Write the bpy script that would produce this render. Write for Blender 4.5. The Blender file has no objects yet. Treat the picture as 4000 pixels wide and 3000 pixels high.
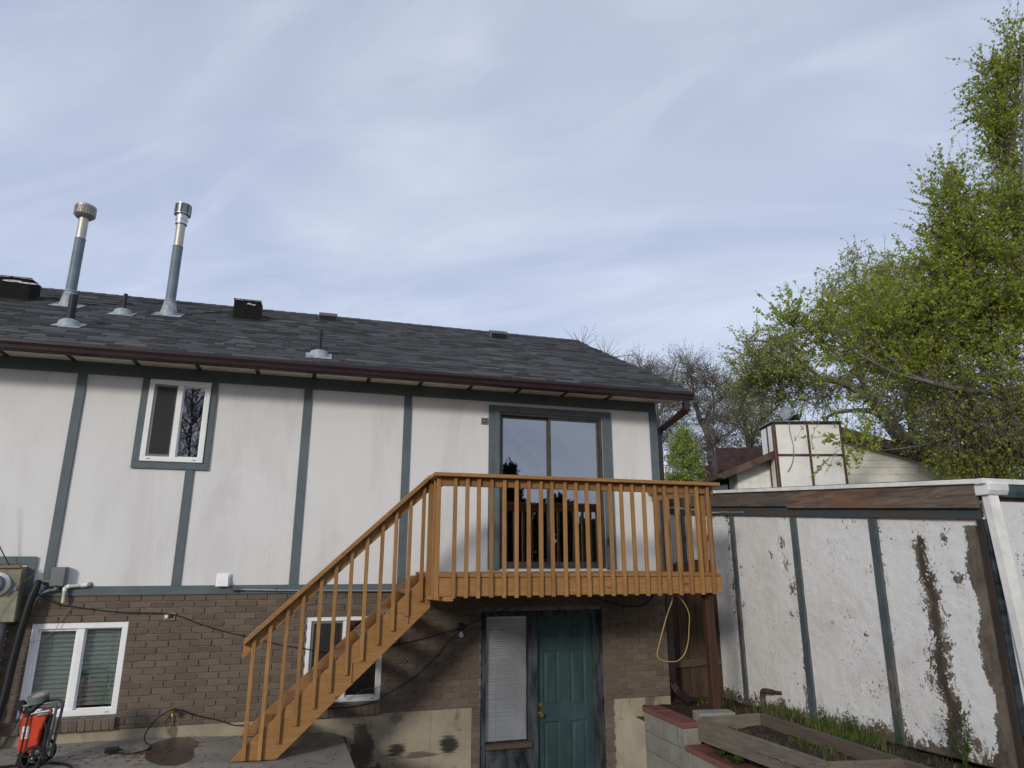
import bpy, bmesh, math, random
import numpy as np
from mathutils import Vector, Matrix
R_ = math.radians
random.seed(7)
C = bpy.context.scene.collection
sc = bpy.context.scene

# ------------------------------------------------------------------ camera
CAM = Vector((2.615, -8.336, 0.240)); PITCH, YAW, FPX = 14.947, 16.524, 2614.2
cd = bpy.data.cameras.new('camera'); co = bpy.data.objects.new('camera', cd); C.objects.link(co)
cd.sensor_width = 36; cd.lens = FPX / 4000 * 36; cd.clip_end = 2000; cd.clip_start = 0.05
co.location = CAM; co.rotation_euler = (R_(90 + PITCH), 0, R_(-YAW)); sc.camera = co

# ------------------------------------------------------------------ world, sun, exposure
SUN = Vector((-.85, -1.0, .42)).normalized()
w = bpy.data.worlds.new('World'); sc.world = w; w.use_nodes = True
nt = w.node_tree; nt.nodes.clear()
def N(tree, t, **kw):
    n = tree.nodes.new(t)
    for k, v in kw.items():
        if hasattr(n, k) and k not in ('Scale',): setattr(n, k, v)
        else: n.inputs[k].default_value = v
    return n
out = N(nt, 'ShaderNodeOutputWorld'); bg = N(nt, 'ShaderNodeBackground'); bg.inputs['Strength'].default_value = 1.0
sky = N(nt, 'ShaderNodeTexSky'); sky.sky_type = 'NISHITA'; sky.sun_disc = False
sky.sun_elevation = math.asin(SUN.z); sky.sun_rotation = math.atan2(SUN.x, SUN.y); sky.air_density = 1.0; sky.dust_density = 1.5
bs = N(nt, 'ShaderNodeVectorMath', operation='SCALE'); bs.inputs['Scale'].default_value = 0.10
nt.links.new(sky.outputs[0], bs.inputs[0])
tc = N(nt, 'ShaderNodeTexCoord'); sx = N(nt, 'ShaderNodeSeparateXYZ'); nt.links.new(tc.outputs['Generated'], sx.inputs[0])
ad = N(nt, 'ShaderNodeMath', operation='ADD'); nt.links.new(sx.outputs['Z'], ad.inputs[0]); ad.inputs[1].default_value = .28
ab = N(nt, 'ShaderNodeMath', operation='MAXIMUM'); nt.links.new(ad.outputs[0], ab.inputs[0]); ab.inputs[1].default_value = .05
dx = N(nt, 'ShaderNodeMath', operation='DIVIDE'); nt.links.new(sx.outputs['X'], dx.inputs[0]); nt.links.new(ab.outputs[0], dx.inputs[1])
dy = N(nt, 'ShaderNodeMath', operation='DIVIDE'); nt.links.new(sx.outputs['Y'], dy.inputs[0]); nt.links.new(ab.outputs[0], dy.inputs[1])
cx = N(nt, 'ShaderNodeCombineXYZ'); nt.links.new(dx.outputs[0], cx.inputs[0]); nt.links.new(dy.outputs[0], cx.inputs[1])
def cloud(rot, scl, nscale, detail, dist, lo, hi):
    m0 = N(nt, 'ShaderNodeMapping'); m0.inputs['Rotation'].default_value = (0, 0, R_(rot)); nt.links.new(cx.outputs[0], m0.inputs[0])
    mp = N(nt, 'ShaderNodeMapping'); mp.inputs['Scale'].default_value = scl; nt.links.new(m0.outputs[0], mp.inputs[0])
    no = N(nt, 'ShaderNodeTexNoise'); no.inputs['Scale'].default_value = nscale; no.inputs['Detail'].default_value = detail
    no.inputs['Roughness'].default_value = .52; no.inputs['Distortion'].default_value = dist; nt.links.new(mp.outputs[0], no.inputs[0])
    mr = N(nt, 'ShaderNodeMapRange'); mr.interpolation_type = 'SMOOTHSTEP'
    mr.inputs['From Min'].default_value = lo; mr.inputs['From Max'].default_value = hi; nt.links.new(no.outputs[0], mr.inputs[0])
    return mr
c1 = cloud(30, (.45, 1.0, 1), 1.9, 6, .6, .34, .68)
c2 = cloud(40, (.42, 1.1, 1), 4.2, 7, 1.3, .42, .80)
m1 = N(nt, 'ShaderNodeMix', data_type='RGBA'); m1.inputs[6].default_value = (.555, .64, .86, 1); m1.inputs[7].default_value = (.735, .815, .985, 1)
nt.links.new(c1.outputs[0], m1.inputs[0])
m2 = N(nt, 'ShaderNodeMix', data_type='RGBA'); m2.blend_type = 'ADD'; nt.links.new(m1.outputs[2], m2.inputs[6]); m2.inputs[7].default_value = (.12, .12, .10, 1)
cm = N(nt, 'ShaderNodeMath', operation='MULTIPLY'); nt.links.new(c2.outputs[0], cm.inputs[0]); cm.inputs[1].default_value = .95
nt.links.new(cm.outputs[0], m2.inputs[0])
# the veil brightens towards the horizon
hz = N(nt, 'ShaderNodeMapRange'); nt.links.new(sx.outputs['Z'], hz.inputs[0]); hz.inputs['From Min'].default_value = 0.0; hz.inputs['From Max'].default_value = .75
hz.inputs['To Min'].default_value = 1.08; hz.inputs['To Max'].default_value = .78
ms = N(nt, 'ShaderNodeVectorMath', operation='SCALE'); nt.links.new(m2.outputs[2], ms.inputs[0]); nt.links.new(hz.outputs[0], ms.inputs['Scale'])
m3 = N(nt, 'ShaderNodeMix', data_type='RGBA'); m3.inputs[0].default_value = .88
nt.links.new(bs.outputs[0], m3.inputs[6]); nt.links.new(ms.outputs[0], m3.inputs[7])
nt.links.new(m3.outputs[2], bg.inputs[0]); nt.links.new(bg.outputs[0], out.inputs[0])
sl = bpy.data.lights.new('sun', 'SUN'); sl.energy = 1.75; sl.angle = R_(8.0); sl.color = (1.0, .94, .84)
so = bpy.data.objects.new('sun', sl); C.objects.link(so); so.rotation_euler = SUN.to_track_quat('Z', 'Y').to_euler(); so.location = (0, -20, 20)
sc.view_settings.view_transform = 'Standard'; sc.view_settings.look = 'None'; sc.view_settings.exposure = 0.0; sc.view_settings.gamma = 1.0

# ------------------------------------------------------------------ helpers
FH = Vector((math.sin(R_(YAW)), math.cos(R_(YAW)), 0)); RT = Vector((math.cos(R_(YAW)), -math.sin(R_(YAW)), 0))
_q = Matrix.Rotation(R_(-YAW), 3, 'Z') @ Matrix.Rotation(R_(90 + PITCH), 3, 'X')
def at(u, v, D):
    """the point D metres ahead of the camera (measured level) seen at photo pixel u, v"""
    d = _q @ Vector(((u - 2000) / FPX, (1500 - v) / FPX, -1)); return CAM + d * (D / d.dot(FH))
ORG = {}
def thing(name, label, cat, loc=(0, 0, 0), group=None, rotz=0):
    o = bpy.data.objects.new(name, None); C.objects.link(o); o.location = loc; o.rotation_euler = (0, 0, rotz)
    o.empty_display_size = .1; o['label'] = label; o['category'] = cat
    if group: o['group'] = group
    ORG[o.name] = Vector(loc) if not rotz else Vector((0, 0, 0)); return o
def tag(o, label, cat, group=None):
    o['label'] = label; o['category'] = cat
    if group: o['group'] = group
    return o
def struct(o, kind='structure'): o['kind'] = kind; return o
class MB:
    def __init__(s): s.v = []; s.f = []
    def add(s, vs, fs):
        b = len(s.v); s.v += [tuple(q) for q in vs]; s.f += [tuple(b + i for i in f) for f in fs]; return s
    def box(s, x0, x1, y0, y1, z0, z1):
        x0, x1 = min(x0, x1), max(x0, x1); y0, y1 = min(y0, y1), max(y0, y1); z0, z1 = min(z0, z1), max(z0, z1)
        return s.add([(x0,y0,z0),(x1,y0,z0),(x1,y1,z0),(x0,y1,z0),(x0,y0,z1),(x1,y0,z1),(x1,y1,z1),(x0,y1,z1)],
                     [(0,3,2,1),(4,5,6,7),(0,1,5,4),(1,2,6,5),(2,3,7,6),(3,0,4,7)])
    def prism(s, poly, axis, a, b):
        """poly in the plane across axis ('x': (y,z), 'y': (x,z), 'z': (x,y)), run from a to b"""
        def P(q, t): return {'x': (t, q[0], q[1]), 'y': (q[0], t, q[1]), 'z': (q[0], q[1], t)}[axis]
        n = len(poly); ar = sum(poly[i][0]*poly[(i+1) % n][1]-poly[(i+1) % n][0]*poly[i][1] for i in range(n))
        if (ar > 0) == (axis == 'y'): poly = poly[::-1]
        if a > b: a, b = b, a
        return s.add([P(q, a) for q in poly] + [P(q, b) for q in poly],
                     [tuple(range(n))[::-1], tuple(range(n, 2*n))] + [(i, (i+1) % n, n+(i+1) % n, n+i) for i in range(n)])
    def bar(s, p, q, w, h, up=(0, 0, 1), ext=0):
        p, q = Vector(p), Vector(q); d = (q-p).normalized(); p = p-d*ext; q = q+d*ext
        sd = d.cross(Vector(up)).normalized(); u = sd.cross(d)
        o = [sd*a*w/2+u*b*h/2 for a, b in ((-1,-1),(1,-1),(1,1),(-1,1))]
        return s.add([p+k for k in o]+[q+k for k in o], [(0,1,2,3),(7,6,5,4),(0,4,5,1),(1,5,6,2),(2,6,7,3),(3,7,4,0)])
    def tube(s, pts, r, n=8, cap=True):
        pts = [Vector(p) for p in pts]; rr = r if isinstance(r, (list, tuple)) else [r]*len(pts); rings = []; b = len(s.v)
        pu = None
        for i, p in enumerate(pts):
            d = (pts[min(i+1, len(pts)-1)]-pts[max(i-1, 0)])
            d = d.normalized() if d.length > 1e-9 else Vector((0, 0, 1))
            if pu is None: pu = Vector((0, 0, 1)) if abs(d.z) < .9 else Vector((1, 0, 0))
            sd = d.cross(pu).normalized(); pu = sd.cross(d).normalized()
            s.v += [tuple(p+(sd*math.cos(2*math.pi*k/n)+pu*math.sin(2*math.pi*k/n))*rr[i]) for k in range(n)]
        for i in range(len(pts)-1):
            for k in range(n):
                a, c = b+i*n+k, b+i*n+(k+1) % n; s.f.append((a, c, c+n, a+n))
        if cap: s.f.append(tuple(b+k for k in range(n))[::-1]); s.f.append(tuple(b+(len(pts)-1)*n+k for k in range(n)))
        return s
    def lathe(s, c, prof, n=20, axis=(0, 0, 1)):
        """prof: (radius, height) along axis from point c"""
        ax = Vector(axis).normalized(); q = ax.to_track_quat('Z', 'Y'); c = Vector(c); b = len(s.v)
        for r, h in prof: s.v += [tuple(c+q @ Vector((r*math.cos(2*math.pi*k/n), r*math.sin(2*math.pi*k/n), h))) for k in range(n)]
        for i in range(len(prof)-1):
            for k in range(n):
                a, d = b+i*n+k, b+i*n+(k+1) % n; s.f.append((a, d, d+n, a+n))
        s.f.append(tuple(b+k for k in range(n))[::-1]); s.f.append(tuple(b+(len(prof)-1)*n+k for k in range(n))); return s
    def wall(s, x0, x1, z0, z1, holes, y=0.0, flip=False):
        """a sheet in an xz plane, with rectangular openings (x0,x1,z0,z1)"""
        xs = sorted({x0, x1}|{min(max(h[i], x0), x1) for h in holes for i in (0, 1)}); zs = sorted({z0, z1}|{min(max(h[i], z0), z1) for h in holes for i in (2, 3)})
        id_ = {}
        def vi(i, j):
            if (i, j) not in id_: id_[i, j] = len(s.v); s.v.append((xs[i], y, zs[j]))
            return id_[i, j]
        for i in range(len(xs)-1):
            for j in range(len(zs)-1):
                mx, mz = (xs[i]+xs[i+1])/2, (zs[j]+zs[j+1])/2
                if any(h[0] < mx < h[1] and h[2] < mz < h[3] for h in holes): continue
                s.f.append((vi(i, j), vi(i+1, j), vi(i+1, j+1), vi(i, j+1)))
        return s
    def build(s, name, mat, parent=None, bevel=0, smooth=False, solid=0, seg=1, attrs=None, world_loc=None):
        me = bpy.data.meshes.new(name); org = ORG.get(parent.name, Vector((0, 0, 0))) if parent else (Vector(world_loc) if world_loc else Vector((0, 0, 0)))
        me.from_pydata([tuple(Vector(q)-org) for q in s.v], [], s.f); me.update()
        o = bpy.data.objects.new(name, me); C.objects.link(o)
        if mat: me.materials.append(mat)
        if parent: o.parent = parent
        elif world_loc: o.location = world_loc
        ORG[o.name] = org
        if smooth:
            me.polygons.foreach_set('use_smooth', [True]*len(me.polygons))
            if smooth != 2:
                try: me.set_sharp_from_angle(angle=R_(40))
                except Exception: pass
        if solid: m = o.modifiers.new('solid', 'SOLIDIFY'); m.thickness = solid; m.offset = -1
        if bevel: m = o.modifiers.new('bevel', 'BEVEL'); m.width = bevel; m.segments = seg; m.limit_method = 'ANGLE'; m.angle_limit = R_(40)
        return o
def bx(*a): return MB().box(*a)

# ------------------------------------------------------------------ materials
class Mat:
    def __init__(s, name, rough=.7, spec=.35, metal=0):
        s.m = bpy.data.materials.new(name); s.m.use_nodes = True; s.t = s.m.node_tree; s.p = s.t.nodes['Principled BSDF']
        s.p.inputs['Roughness'].default_value = rough; s.p.inputs['Specular IOR Level'].default_value = spec; s.p.inputs['Metallic'].default_value = metal
        s.tc = s.t.nodes.new('ShaderNodeTexCoord'); s.h = None
    def L(s, a, b): s.t.links.new(a, b)
    def vec(s, scale=(1, 1, 1), rot=(0, 0, 0), src='Object', loc=(0, 0, 0)):
        m = s.t.nodes.new('ShaderNodeMapping'); m.inputs['Scale'].default_value = scale; m.inputs['Rotation'].default_value = rot; m.inputs['Location'].default_value = loc
        s.L(s.tc.outputs[src], m.inputs[0]); return m.outputs[0]
    def noise(s, scale, detail=4, rough=.55, dist=0, vec=None, stretch=(1, 1, 1)):
        n = s.t.nodes.new('ShaderNodeTexNoise'); n.inputs['Scale'].default_value = scale; n.inputs['Detail'].default_value = detail
        n.inputs['Roughness'].default_value = rough; n.inputs['Distortion'].default_value = dist
        s.L(vec if vec is not None else s.vec(stretch), n.inputs['Vector']); return n.outputs[0]
    def ramp(s, src, lo, hi, a=0.0, b=1.0, smooth=True):
        m = s.t.nodes.new('ShaderNodeMapRange'); m.interpolation_type = 'SMOOTHSTEP' if smooth else 'LINEAR'
        m.inputs['From Min'].default_value = lo; m.inputs['From Max'].default_value = hi; m.inputs['To Min'].default_value = a; m.inputs['To Max'].default_value = b
        s.L(src, m.inputs[0]); return m.outputs[0]
    def mix(s, fac, a, b, mode='MIX'):
        m = s.t.nodes.new('ShaderNodeMix'); m.data_type = 'RGBA'; m.blend_type = mode
        for i, x in ((0, fac), (6, a), (7, b)):
            if isinstance(x, (int, float)): m.inputs[i].default_value = x
            elif isinstance(x, (tuple, list)): m.inputs[i].default_value = (*x[:3], 1)
            else: s.L(x, m.inputs[i])
        return m.outputs[2]
    def math(s, op, a, b=0.0, clamp=False):
        m = s.t.nodes.new('ShaderNodeMath'); m.operation = op; m.use_clamp = clamp
        for i, x in ((0, a), (1, b)):
            if isinstance(x, (int, float)): m.inputs[i].default_value = x
            else: s.L(x, m.inputs[i])
        return m.outputs[0]
    def attr(s, name):
        a = s.t.nodes.new('ShaderNodeAttribute'); a.attribute_name = name; return a.outputs['Fac']
    def island(s): return s.t.nodes.new('ShaderNodeNewGeometry').outputs['Random Per Island']
    def scalecol(s, col, fac):
        m = s.t.nodes.new('ShaderNodeVectorMath'); m.operation = 'SCALE'
        if isinstance(col, (tuple, list)): m.inputs[0].default_value = col[:3]
        else: s.L(col, m.inputs[0])
        if isinstance(fac, (int, float)): m.inputs['Scale'].default_value = fac
        else: s.L(fac, m.inputs['Scale'])
        return m.outputs[0]
    def color(s, x):
        if isinstance(x, (tuple, list)): s.p.inputs['Base Color'].default_value = (*x[:3], 1)
        else: s.L(x, s.p.inputs['Base Color'])
        return s
    def bump(s, h, strength=.5, dist=.01):
        b = s.t.nodes.new('ShaderNodeBump'); b.inputs['Strength'].default_value = strength; b.inputs['Distance'].default_value = dist
        s.L(h, b.inputs['Height'])
        if s.h is not None: s.L(s.h, b.inputs['Normal'])
        s.h = b.outputs[0]; s.L(s.h, s.p.inputs['Normal']); return s
    def rough(s, x): s.L(x, s.p.inputs['Roughness']); return s
def simple(name, col, rough=.6, spec=.35, metal=0, var=.18, scale=6, bump=.15, bdist=.004, col2=None, stretch=(1, 1, 1)):
    m = Mat(name, rough, spec, metal); n = m.noise(scale, 5, .6, .2, stretch=stretch)
    c2 = col2 or tuple(c*(1-var*1.6) for c in col)
    m.color(m.mix(m.ramp(n, .32, .68), tuple(min(1, c*(1+var*.5)) for c in col) if not col2 else col, c2))
    if bump: m.bump(m.noise(scale*9, 3, .6, stretch=stretch), bump, bdist)
    return m.m

# embossed hardboard siding
m = Mat('painted_siding', .62, .3)
g = m.noise(5.0, 6, .62, 1.6, stretch=(5.5, 5.5, .55)); pat = m.noise(1.5, 2, .5, .4)
wv = m.t.nodes.new('ShaderNodeTexWave'); wv.wave_type = 'BANDS'; wv.bands_direction = 'X'; wv.inputs['Scale'].default_value = 9; wv.inputs['Distortion'].default_value = 14
wv.inputs['Detail'].default_value = 3; wv.inputs['Detail Scale'].default_value = .8; m.L(m.vec((1.2, 1.2, .16)), wv.inputs[0])
h = m.math('MULTIPLY', wv.outputs['Fac'], m.ramp(pat, .46, .62)); m.bump(g, .20, .005); m.bump(h, .13, .004); m.bump(m.noise(160, 2, .5, stretch=(1, 1, .5)), .15, .002)
dirt = m.noise(1.1, 7, .68, .6, stretch=(1.8, 1, .5)); m.color(m.mix(m.ramp(dirt, .42, .74), (.73, .722, .705), (.625, .615, .598)))
SIDING = m.m
def bluepaint(name, peel=.0):
    m = Mat(name, .6, .35); n = m.noise(3, 5, .6, .3); c = m.mix(m.ramp(n, .3, .7), (.118, .148, .158), (.092, .118, .128)) if not peel else m.mix(m.ramp(n, .3, .7), (.085, .108, .118), (.060, .075, .082))
    grain = m.noise(6, 4, .6, .8, stretch=(6, 6, .7))
    if peel:
        pk = m.ramp(m.math('ADD', m.noise(16, 7, .75, .8, stretch=(1.3, 1.3, .35)), m.math('MULTIPLY', m.noise(1.1, 2), .45)), .93-peel, .96-peel)
        c = m.mix(pk, c, m.mix(m.noise(22, 4, .6, .5, stretch=(4, 4, .3)), (.10, .085, .07), (.20, .175, .15))); m.bump(pk, -.5, .003)
    m.color(c); m.bump(grain, .35, .005); return m.m
BLUE = bluepaint('blue_grey_trim_paint'); BLUEP = bluepaint('blue_grey_peeling_paint', .17)
BROWN = simple('brown_gutter_enamel', (.029, .0145, .0155), .34, .45, var=.12, scale=2, bump=.03)
SOFF = simple('cream_soffit_paint', (.66, .61, .50), .8, .2, var=.1, scale=8, bump=.3)
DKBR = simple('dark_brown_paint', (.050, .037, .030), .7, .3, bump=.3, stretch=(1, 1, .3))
# stained deck wood
def wood(name, a, b, dark, axis=0, rough=.55, incise=False, worn=None, cracks=.0):
    m = Mat(name, rough, .32); st = [7, 7, 7]; st[axis] = .6
    g1 = m.noise(4, 7, .68, 1.2, stretch=st); g2 = m.noise(18, 4, .6, .5, stretch=st); big = m.noise(1.2, 3, .5)
    c = m.mix(m.ramp(g1, .3, .7), a, b); c = m.mix(m.math('MULTIPLY', m.ramp(g2, .5, .78), .5), c, dark)
    c = m.mix(m.math('MULTIPLY', m.ramp(big, .4, .7), .35), c, b)
    vr = m.t.nodes.new('ShaderNodeTexVoronoi'); vr.inputs['Scale'].default_value = 2.6; ks = [1.6, 1.6, 1.6]; ks[axis] = .7; m.L(m.vec(ks), vr.inputs['Vector'])
    c = m.mix(m.ramp(vr.outputs['Distance'], .03, .09, .9, 0.0), c, dark)
    oi = m.t.nodes.new('ShaderNodeObjectInfo'); c = m.scalecol(c, m.ramp(oi.outputs['Random'], 0, 1, .80, 1.12, False))
    if worn: c = m.mix(m.ramp(m.noise(2.2, 6, .7, .7, stretch=[s_**.5 for s_ in st]), .50, .66), c, worn)
    m.color(c); m.bump(g1, .35, .004); m.bump(g2, .3, .002)
    if cracks:
        cr = m.noise(3.0, 5, .6, .3, stretch=[k*1.6 for k in st]); m.bump(m.ramp(cr, .66, .69), -cracks, .01)
    if incise:
        br = m.t.nodes.new('ShaderNodeTexBrick'); br.inputs['Scale'].default_value = 1; br.inputs['Mortar Size'].default_value = .0035; br.inputs['Brick Width'].default_value = .019
        br.inputs['Row Height'].default_value = .009; br.inputs['Mortar Smooth'].default_value = .4; mp = m.vec((1, 1, 1), (R_(90), 0, 0)); m.L(mp, br.inputs['Vector'])
        m.bump(br.outputs['Fac'], .5, .003)
    return m.m
OR_A, OR_B, OR_D = (.405, .217, .078), (.285, .142, .047), (.13, .060, .022)
DECKX = wood('orange_stained_wood_long', OR_A, OR_B, OR_D, 0, incise=True)
DECKR = wood('orange_stained_wood_rail', OR_A, OR_B, OR_D, 0)
DECKZ = wood('orange_stained_wood_upright', OR_A, OR_B, OR_D, 2)
DECKS = wood('orange_stained_wood_cracked', OR_A, OR_B, OR_D, 0, cracks=.8)
TREAD = wood('orange_stained_worn_tread', (.38, .185, .075), (.30, .155, .07), OR_D, 1, worn=(.27, .18, .12))
REDPOST = wood('red_brown_post', (.088, .038, .024), (.055, .026, .017), (.035, .016, .010), 2)
GREYW = wood('weathered_grey_board', (.22, .185, .145), (.13, .105, .08), (.05, .038, .028), 0, .85)
GREYWY = wood('weathered_grey_board_cross', (.20, .165, .13), (.12, .095, .072), (.05, .038, .028), 1, .85)
FENCE = wood('dark_weathered_fence', (.10, .062, .038), (.045, .030, .020), (.018, .012, .009), 2, .85)
BARKC = wood('worn_beam', (.19, .13, .085), (.12, .095, .072), (.045, .035, .028), 1, .8, worn=(.24, .095, .04))
# brick
m = Mat('brown_brick', .88, .2); r = m.island(); c = m.mix(m.ramp(r, 0, 1, 0, 1, False), (.178, .138, .104), (.128, .098, .074))
sp = m.noise(75, 3, .7); c = m.mix(m.ramp(sp, .62, .78, 0, .45), c, (.36, .28, .21)); c = m.mix(m.ramp(m.noise(55, 3, .7, .4), .57, .75, 0, .6), c, (.06, .04, .03))
c = m.mix(m.ramp(m.noise(1.1, 4, .6, .4), .5, .75, 0, .45), c, (.09, .07, .055)); m.color(c); m.bump(m.noise(60, 5, .7), .55, .006); m.bump(m.noise(12, 3, .6), .4, .008)
BRICK = m.m
MORTAR = simple('grey_mortar', (.225, .21, .185), .95, .1, var=.25, scale=9, bump=.6)
# concrete
def concrete(name, a, b, stain, dark=.5, stretch=(1, 1, 1), st=.56, extra=()):
    m = Mat(name, .9, .2); n = m.noise(2.2, 7, .65, .5); c = m.mix(m.ramp(n, .3, .7), a, b)
    c = m.mix(m.ramp(m.noise(1.6, 6, .68, .9, stretch=stretch), st, st+.16, 0, dark), c, stain); c = m.mix(m.ramp(m.noise(45, 4, .7), .6, .8, 0, .35), c, stain)
    for (cx_, cz_, rx_, rz_, kx, kz, lo, colr, st_) in extra:
        mp_ = m.vec((1/rx_, 0, 1/rz_), (0, 0, 0), 'Object', (-cx_/rx_, 0, -cz_/rz_)); ln = m.t.nodes.new('ShaderNodeVectorMath'); ln.operation = 'LENGTH'; m.L(mp_, ln.inputs[0])
        q_ = m.math('SUBTRACT', m.math('ADD', m.math('MULTIPLY', m.math('SUBTRACT', m.noise(6, 7, .75, .4, stretch=(kx, 1, kz)), .5), 2.6), 1.0), ln.outputs['Value']); c = m.mix(m.ramp(q_, lo, lo+.25, 0, st_), c, colr)
    m.color(c); m.bump(m.noise(35, 6, .7), .4, .006); m.bump(m.noise(5, 4, .6), .3, .012); return m.m
FOUND = concrete('old_foundation_concrete', (.40, .345, .25), (.29, .25, .185), (.12, .10, .08), .8, (1.5, 1.5, .5), extra=[(3.74, -1.80, .17, .13, .35, 11, .30, (.03, .027, .024), .95), (4.33, -1.775, .16, .14, .35, 12, .22, (.03, .027, .024), .95), (4.0, -1.86, .30, .05, .4, 6, .3, (.05, .045, .04), .7),
    (3.36, -1.72, .13, .28, 1.2, 1.2, .0, (.055, .045, .035), .8), (3.45, -2.1, .45, .22, 1, 1, .1, (.06, .05, .04), .8), (3.72, -1.46, .10, .08, 2, 1, .2, (.14, .12, .09), .6), (6.9, -1.45, .12, .16, 1, 1, .3, (.08, .07, .055), .7), (1.42, -1.45, .05, .10, 1, 1, .1, (.14, .11, .06), .8)])
SLAB = concrete('grey_patio_concrete', (.30, .27, .23), (.22, .20, .17), (.12, .10, .085), .6)
CMU = concrete('grey_block_concrete', (.30, .29, .25), (.22, .21, .185), (.12, .115, .10), .6, (2, 2, .6))
REDCAP = concrete('red_cap_block', (.22, .098, .08), (.17, .078, .065), (.13, .07, .055), .6)
WET = Mat('wet_concrete', .32, .5); WET.color(WET.mix(WET.ramp(WET.noise(4, 5, .6), .3, .7), (.075, .065, .053), (.05, .043, .035))); WET.bump(WET.noise(35, 5, .7), .2, .004); WET = WET.m
WHITEV = simple('white_vinyl', (.88, .88, .87), .42, .4, var=.05, scale=3, bump=0)
WHITEP = simple('white_painted_metal', (.82, .81, .78), .5, .4, var=.10, scale=5, bump=.08)
def glass(name, refl, tint=(1, 1, 1), rough=.015):
    m = bpy.data.materials.new(name); m.use_nodes = True; t = m.node_tree; t.nodes.clear()
    o = t.nodes.new('ShaderNodeOutputMaterial'); mx = t.nodes.new('ShaderNodeMixShader'); tr = t.nodes.new('ShaderNodeBsdfTransparent'); gl = t.nodes.new('ShaderNodeBsdfGlossy')
    tr.inputs[0].default_value = (*tint, 1); gl.inputs['Roughness'].default_value = rough; gl.inputs['Color'].default_value = (.95, .97, 1, 1)
    fr = t.nodes.new('ShaderNodeFresnel'); fr.inputs[0].default_value = 1.45; a = t.nodes.new('ShaderNodeMath'); a.operation = 'ADD'; a.use_clamp = True; a.inputs[1].default_value = refl
    no = t.nodes.new('ShaderNodeTexNoise'); no.inputs['Scale'].default_value = 1.6; bp = t.nodes.new('ShaderNodeBump'); bp.inputs['Strength'].default_value = .03; bp.inputs['Distance'].default_value = .02
    tcn = t.nodes.new('ShaderNodeTexCoord'); t.links.new(tcn.outputs['Object'], no.inputs[0]); t.links.new(no.outputs[0], bp.inputs['Height']); t.links.new(bp.outputs[0], gl.inputs['Normal'])
    t.links.new(fr.outputs[0], a.inputs[0]); t.links.new(a.outputs[0], mx.inputs[0]); t.links.new(tr.outputs[0], mx.inputs[1]); t.links.new(gl.outputs[0], mx.inputs[2]); t.links.new(mx.outputs[0], o.inputs[0])
    return m
GLASS = glass('window_glass', .10); GLASSG = glass('green_tinted_glass', .05, (.93, .96, .94)); GLASSD = glass('patio_door_glass', .23, (.5, .52, .55))
SCREEN = bpy.data.materials.new('dark_insect_screen'); SCREEN.use_nodes = True; _t = SCREEN.node_tree; _m = _t.nodes.new('ShaderNodeMixShader'); _r = _t.nodes.new('ShaderNodeBsdfTransparent'); _m.inputs[0].default_value = .62
_t.nodes['Principled BSDF'].inputs['Base Color'].default_value = (.03, .03, .028, 1); _t.nodes['Principled BSDF'].inputs['Roughness'].default_value = .7; _t.links.new(_r.outputs[0], _m.inputs[1]); _t.links.new(_t.nodes['Principled BSDF'].outputs[0], _m.inputs[2]); _t.links.new(_m.outputs[0], _t.nodes['Material Output'].inputs[0])
ALU = simple('dull_bronze_aluminium', (.11, .10, .085), .45, .5, metal=.6, bump=0); BLACKR = simple('black_rubber', (.012, .012, .013), .55, .4, bump=.1)
GALV = simple('galvanised_steel', (.22, .225, .225), .42, .5, metal=.75, var=.15, scale=12, bump=.05)
STEELB = simple('bare_steel_flue', (.50, .475, .42), .5, .5, metal=.75, var=.12, scale=4, bump=.03)
FLUEP = simple('blue_grey_painted_flue', (.16, .20, .235), .5, .4, var=.15, scale=3, bump=.1)
CHROME = simple('new_shiny_steel', (.55, .56, .57), .36, .5, metal=.9, var=.1, scale=8, bump=0)
GREYBOX = simple('grey_enamel', (.17, .185, .19), .5, .4, var=.06, scale=5, bump=.03)
OLIVE = simple('faded_olive_enamel', (.26, .25, .17), .6, .35, var=.2, scale=5, bump=.15)
PVC = simple('cream_plastic_pipe', (.64, .59, .47), .4, .4, var=.12, scale=7, bump=0)
LOUV = simple('taupe_roof_vent_metal', (.15, .13, .125), .5, .4, bump=.05)
BRASS = simple('old_brass', (.40, .25, .08), .35, .5, metal=.9, bump=.05)
YELLOW = simple('yellow_cord', (.48, .34, .12), .5, .4, bump=0)
WIREG = simple('grey_wire', (.25, .24, .23), .5, .4, bump=0)
RUSTW = simple('rusty_pipe', (.075, .04, .032), .7, .3, bump=.3, scale=20)
BULB = simple('frosted_bulb', (.72, .70, .66), .25, .5, var=.03, bump=0)
# lead flashings on the roof
LEAD = simple('lead_flashing', (.36, .40, .43), .55, .4, var=.2, scale=14, bump=.25)
# tarred black vent boxes with torn silver edges
m = Mat('tarred_metal', .75, .15); k = m.ramp(m.math('ADD', m.noise(9, 5, .7, .5, stretch=(1, 1, 2.2)), m.math('MULTIPLY', m.attr('torn'), .5)), .86, .90)
m.color(m.mix(k, (.009, .008, .008), (.62, .60, .58))); m.bump(m.noise(25, 4, .6), .5, .008); TAR = m.m
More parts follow.
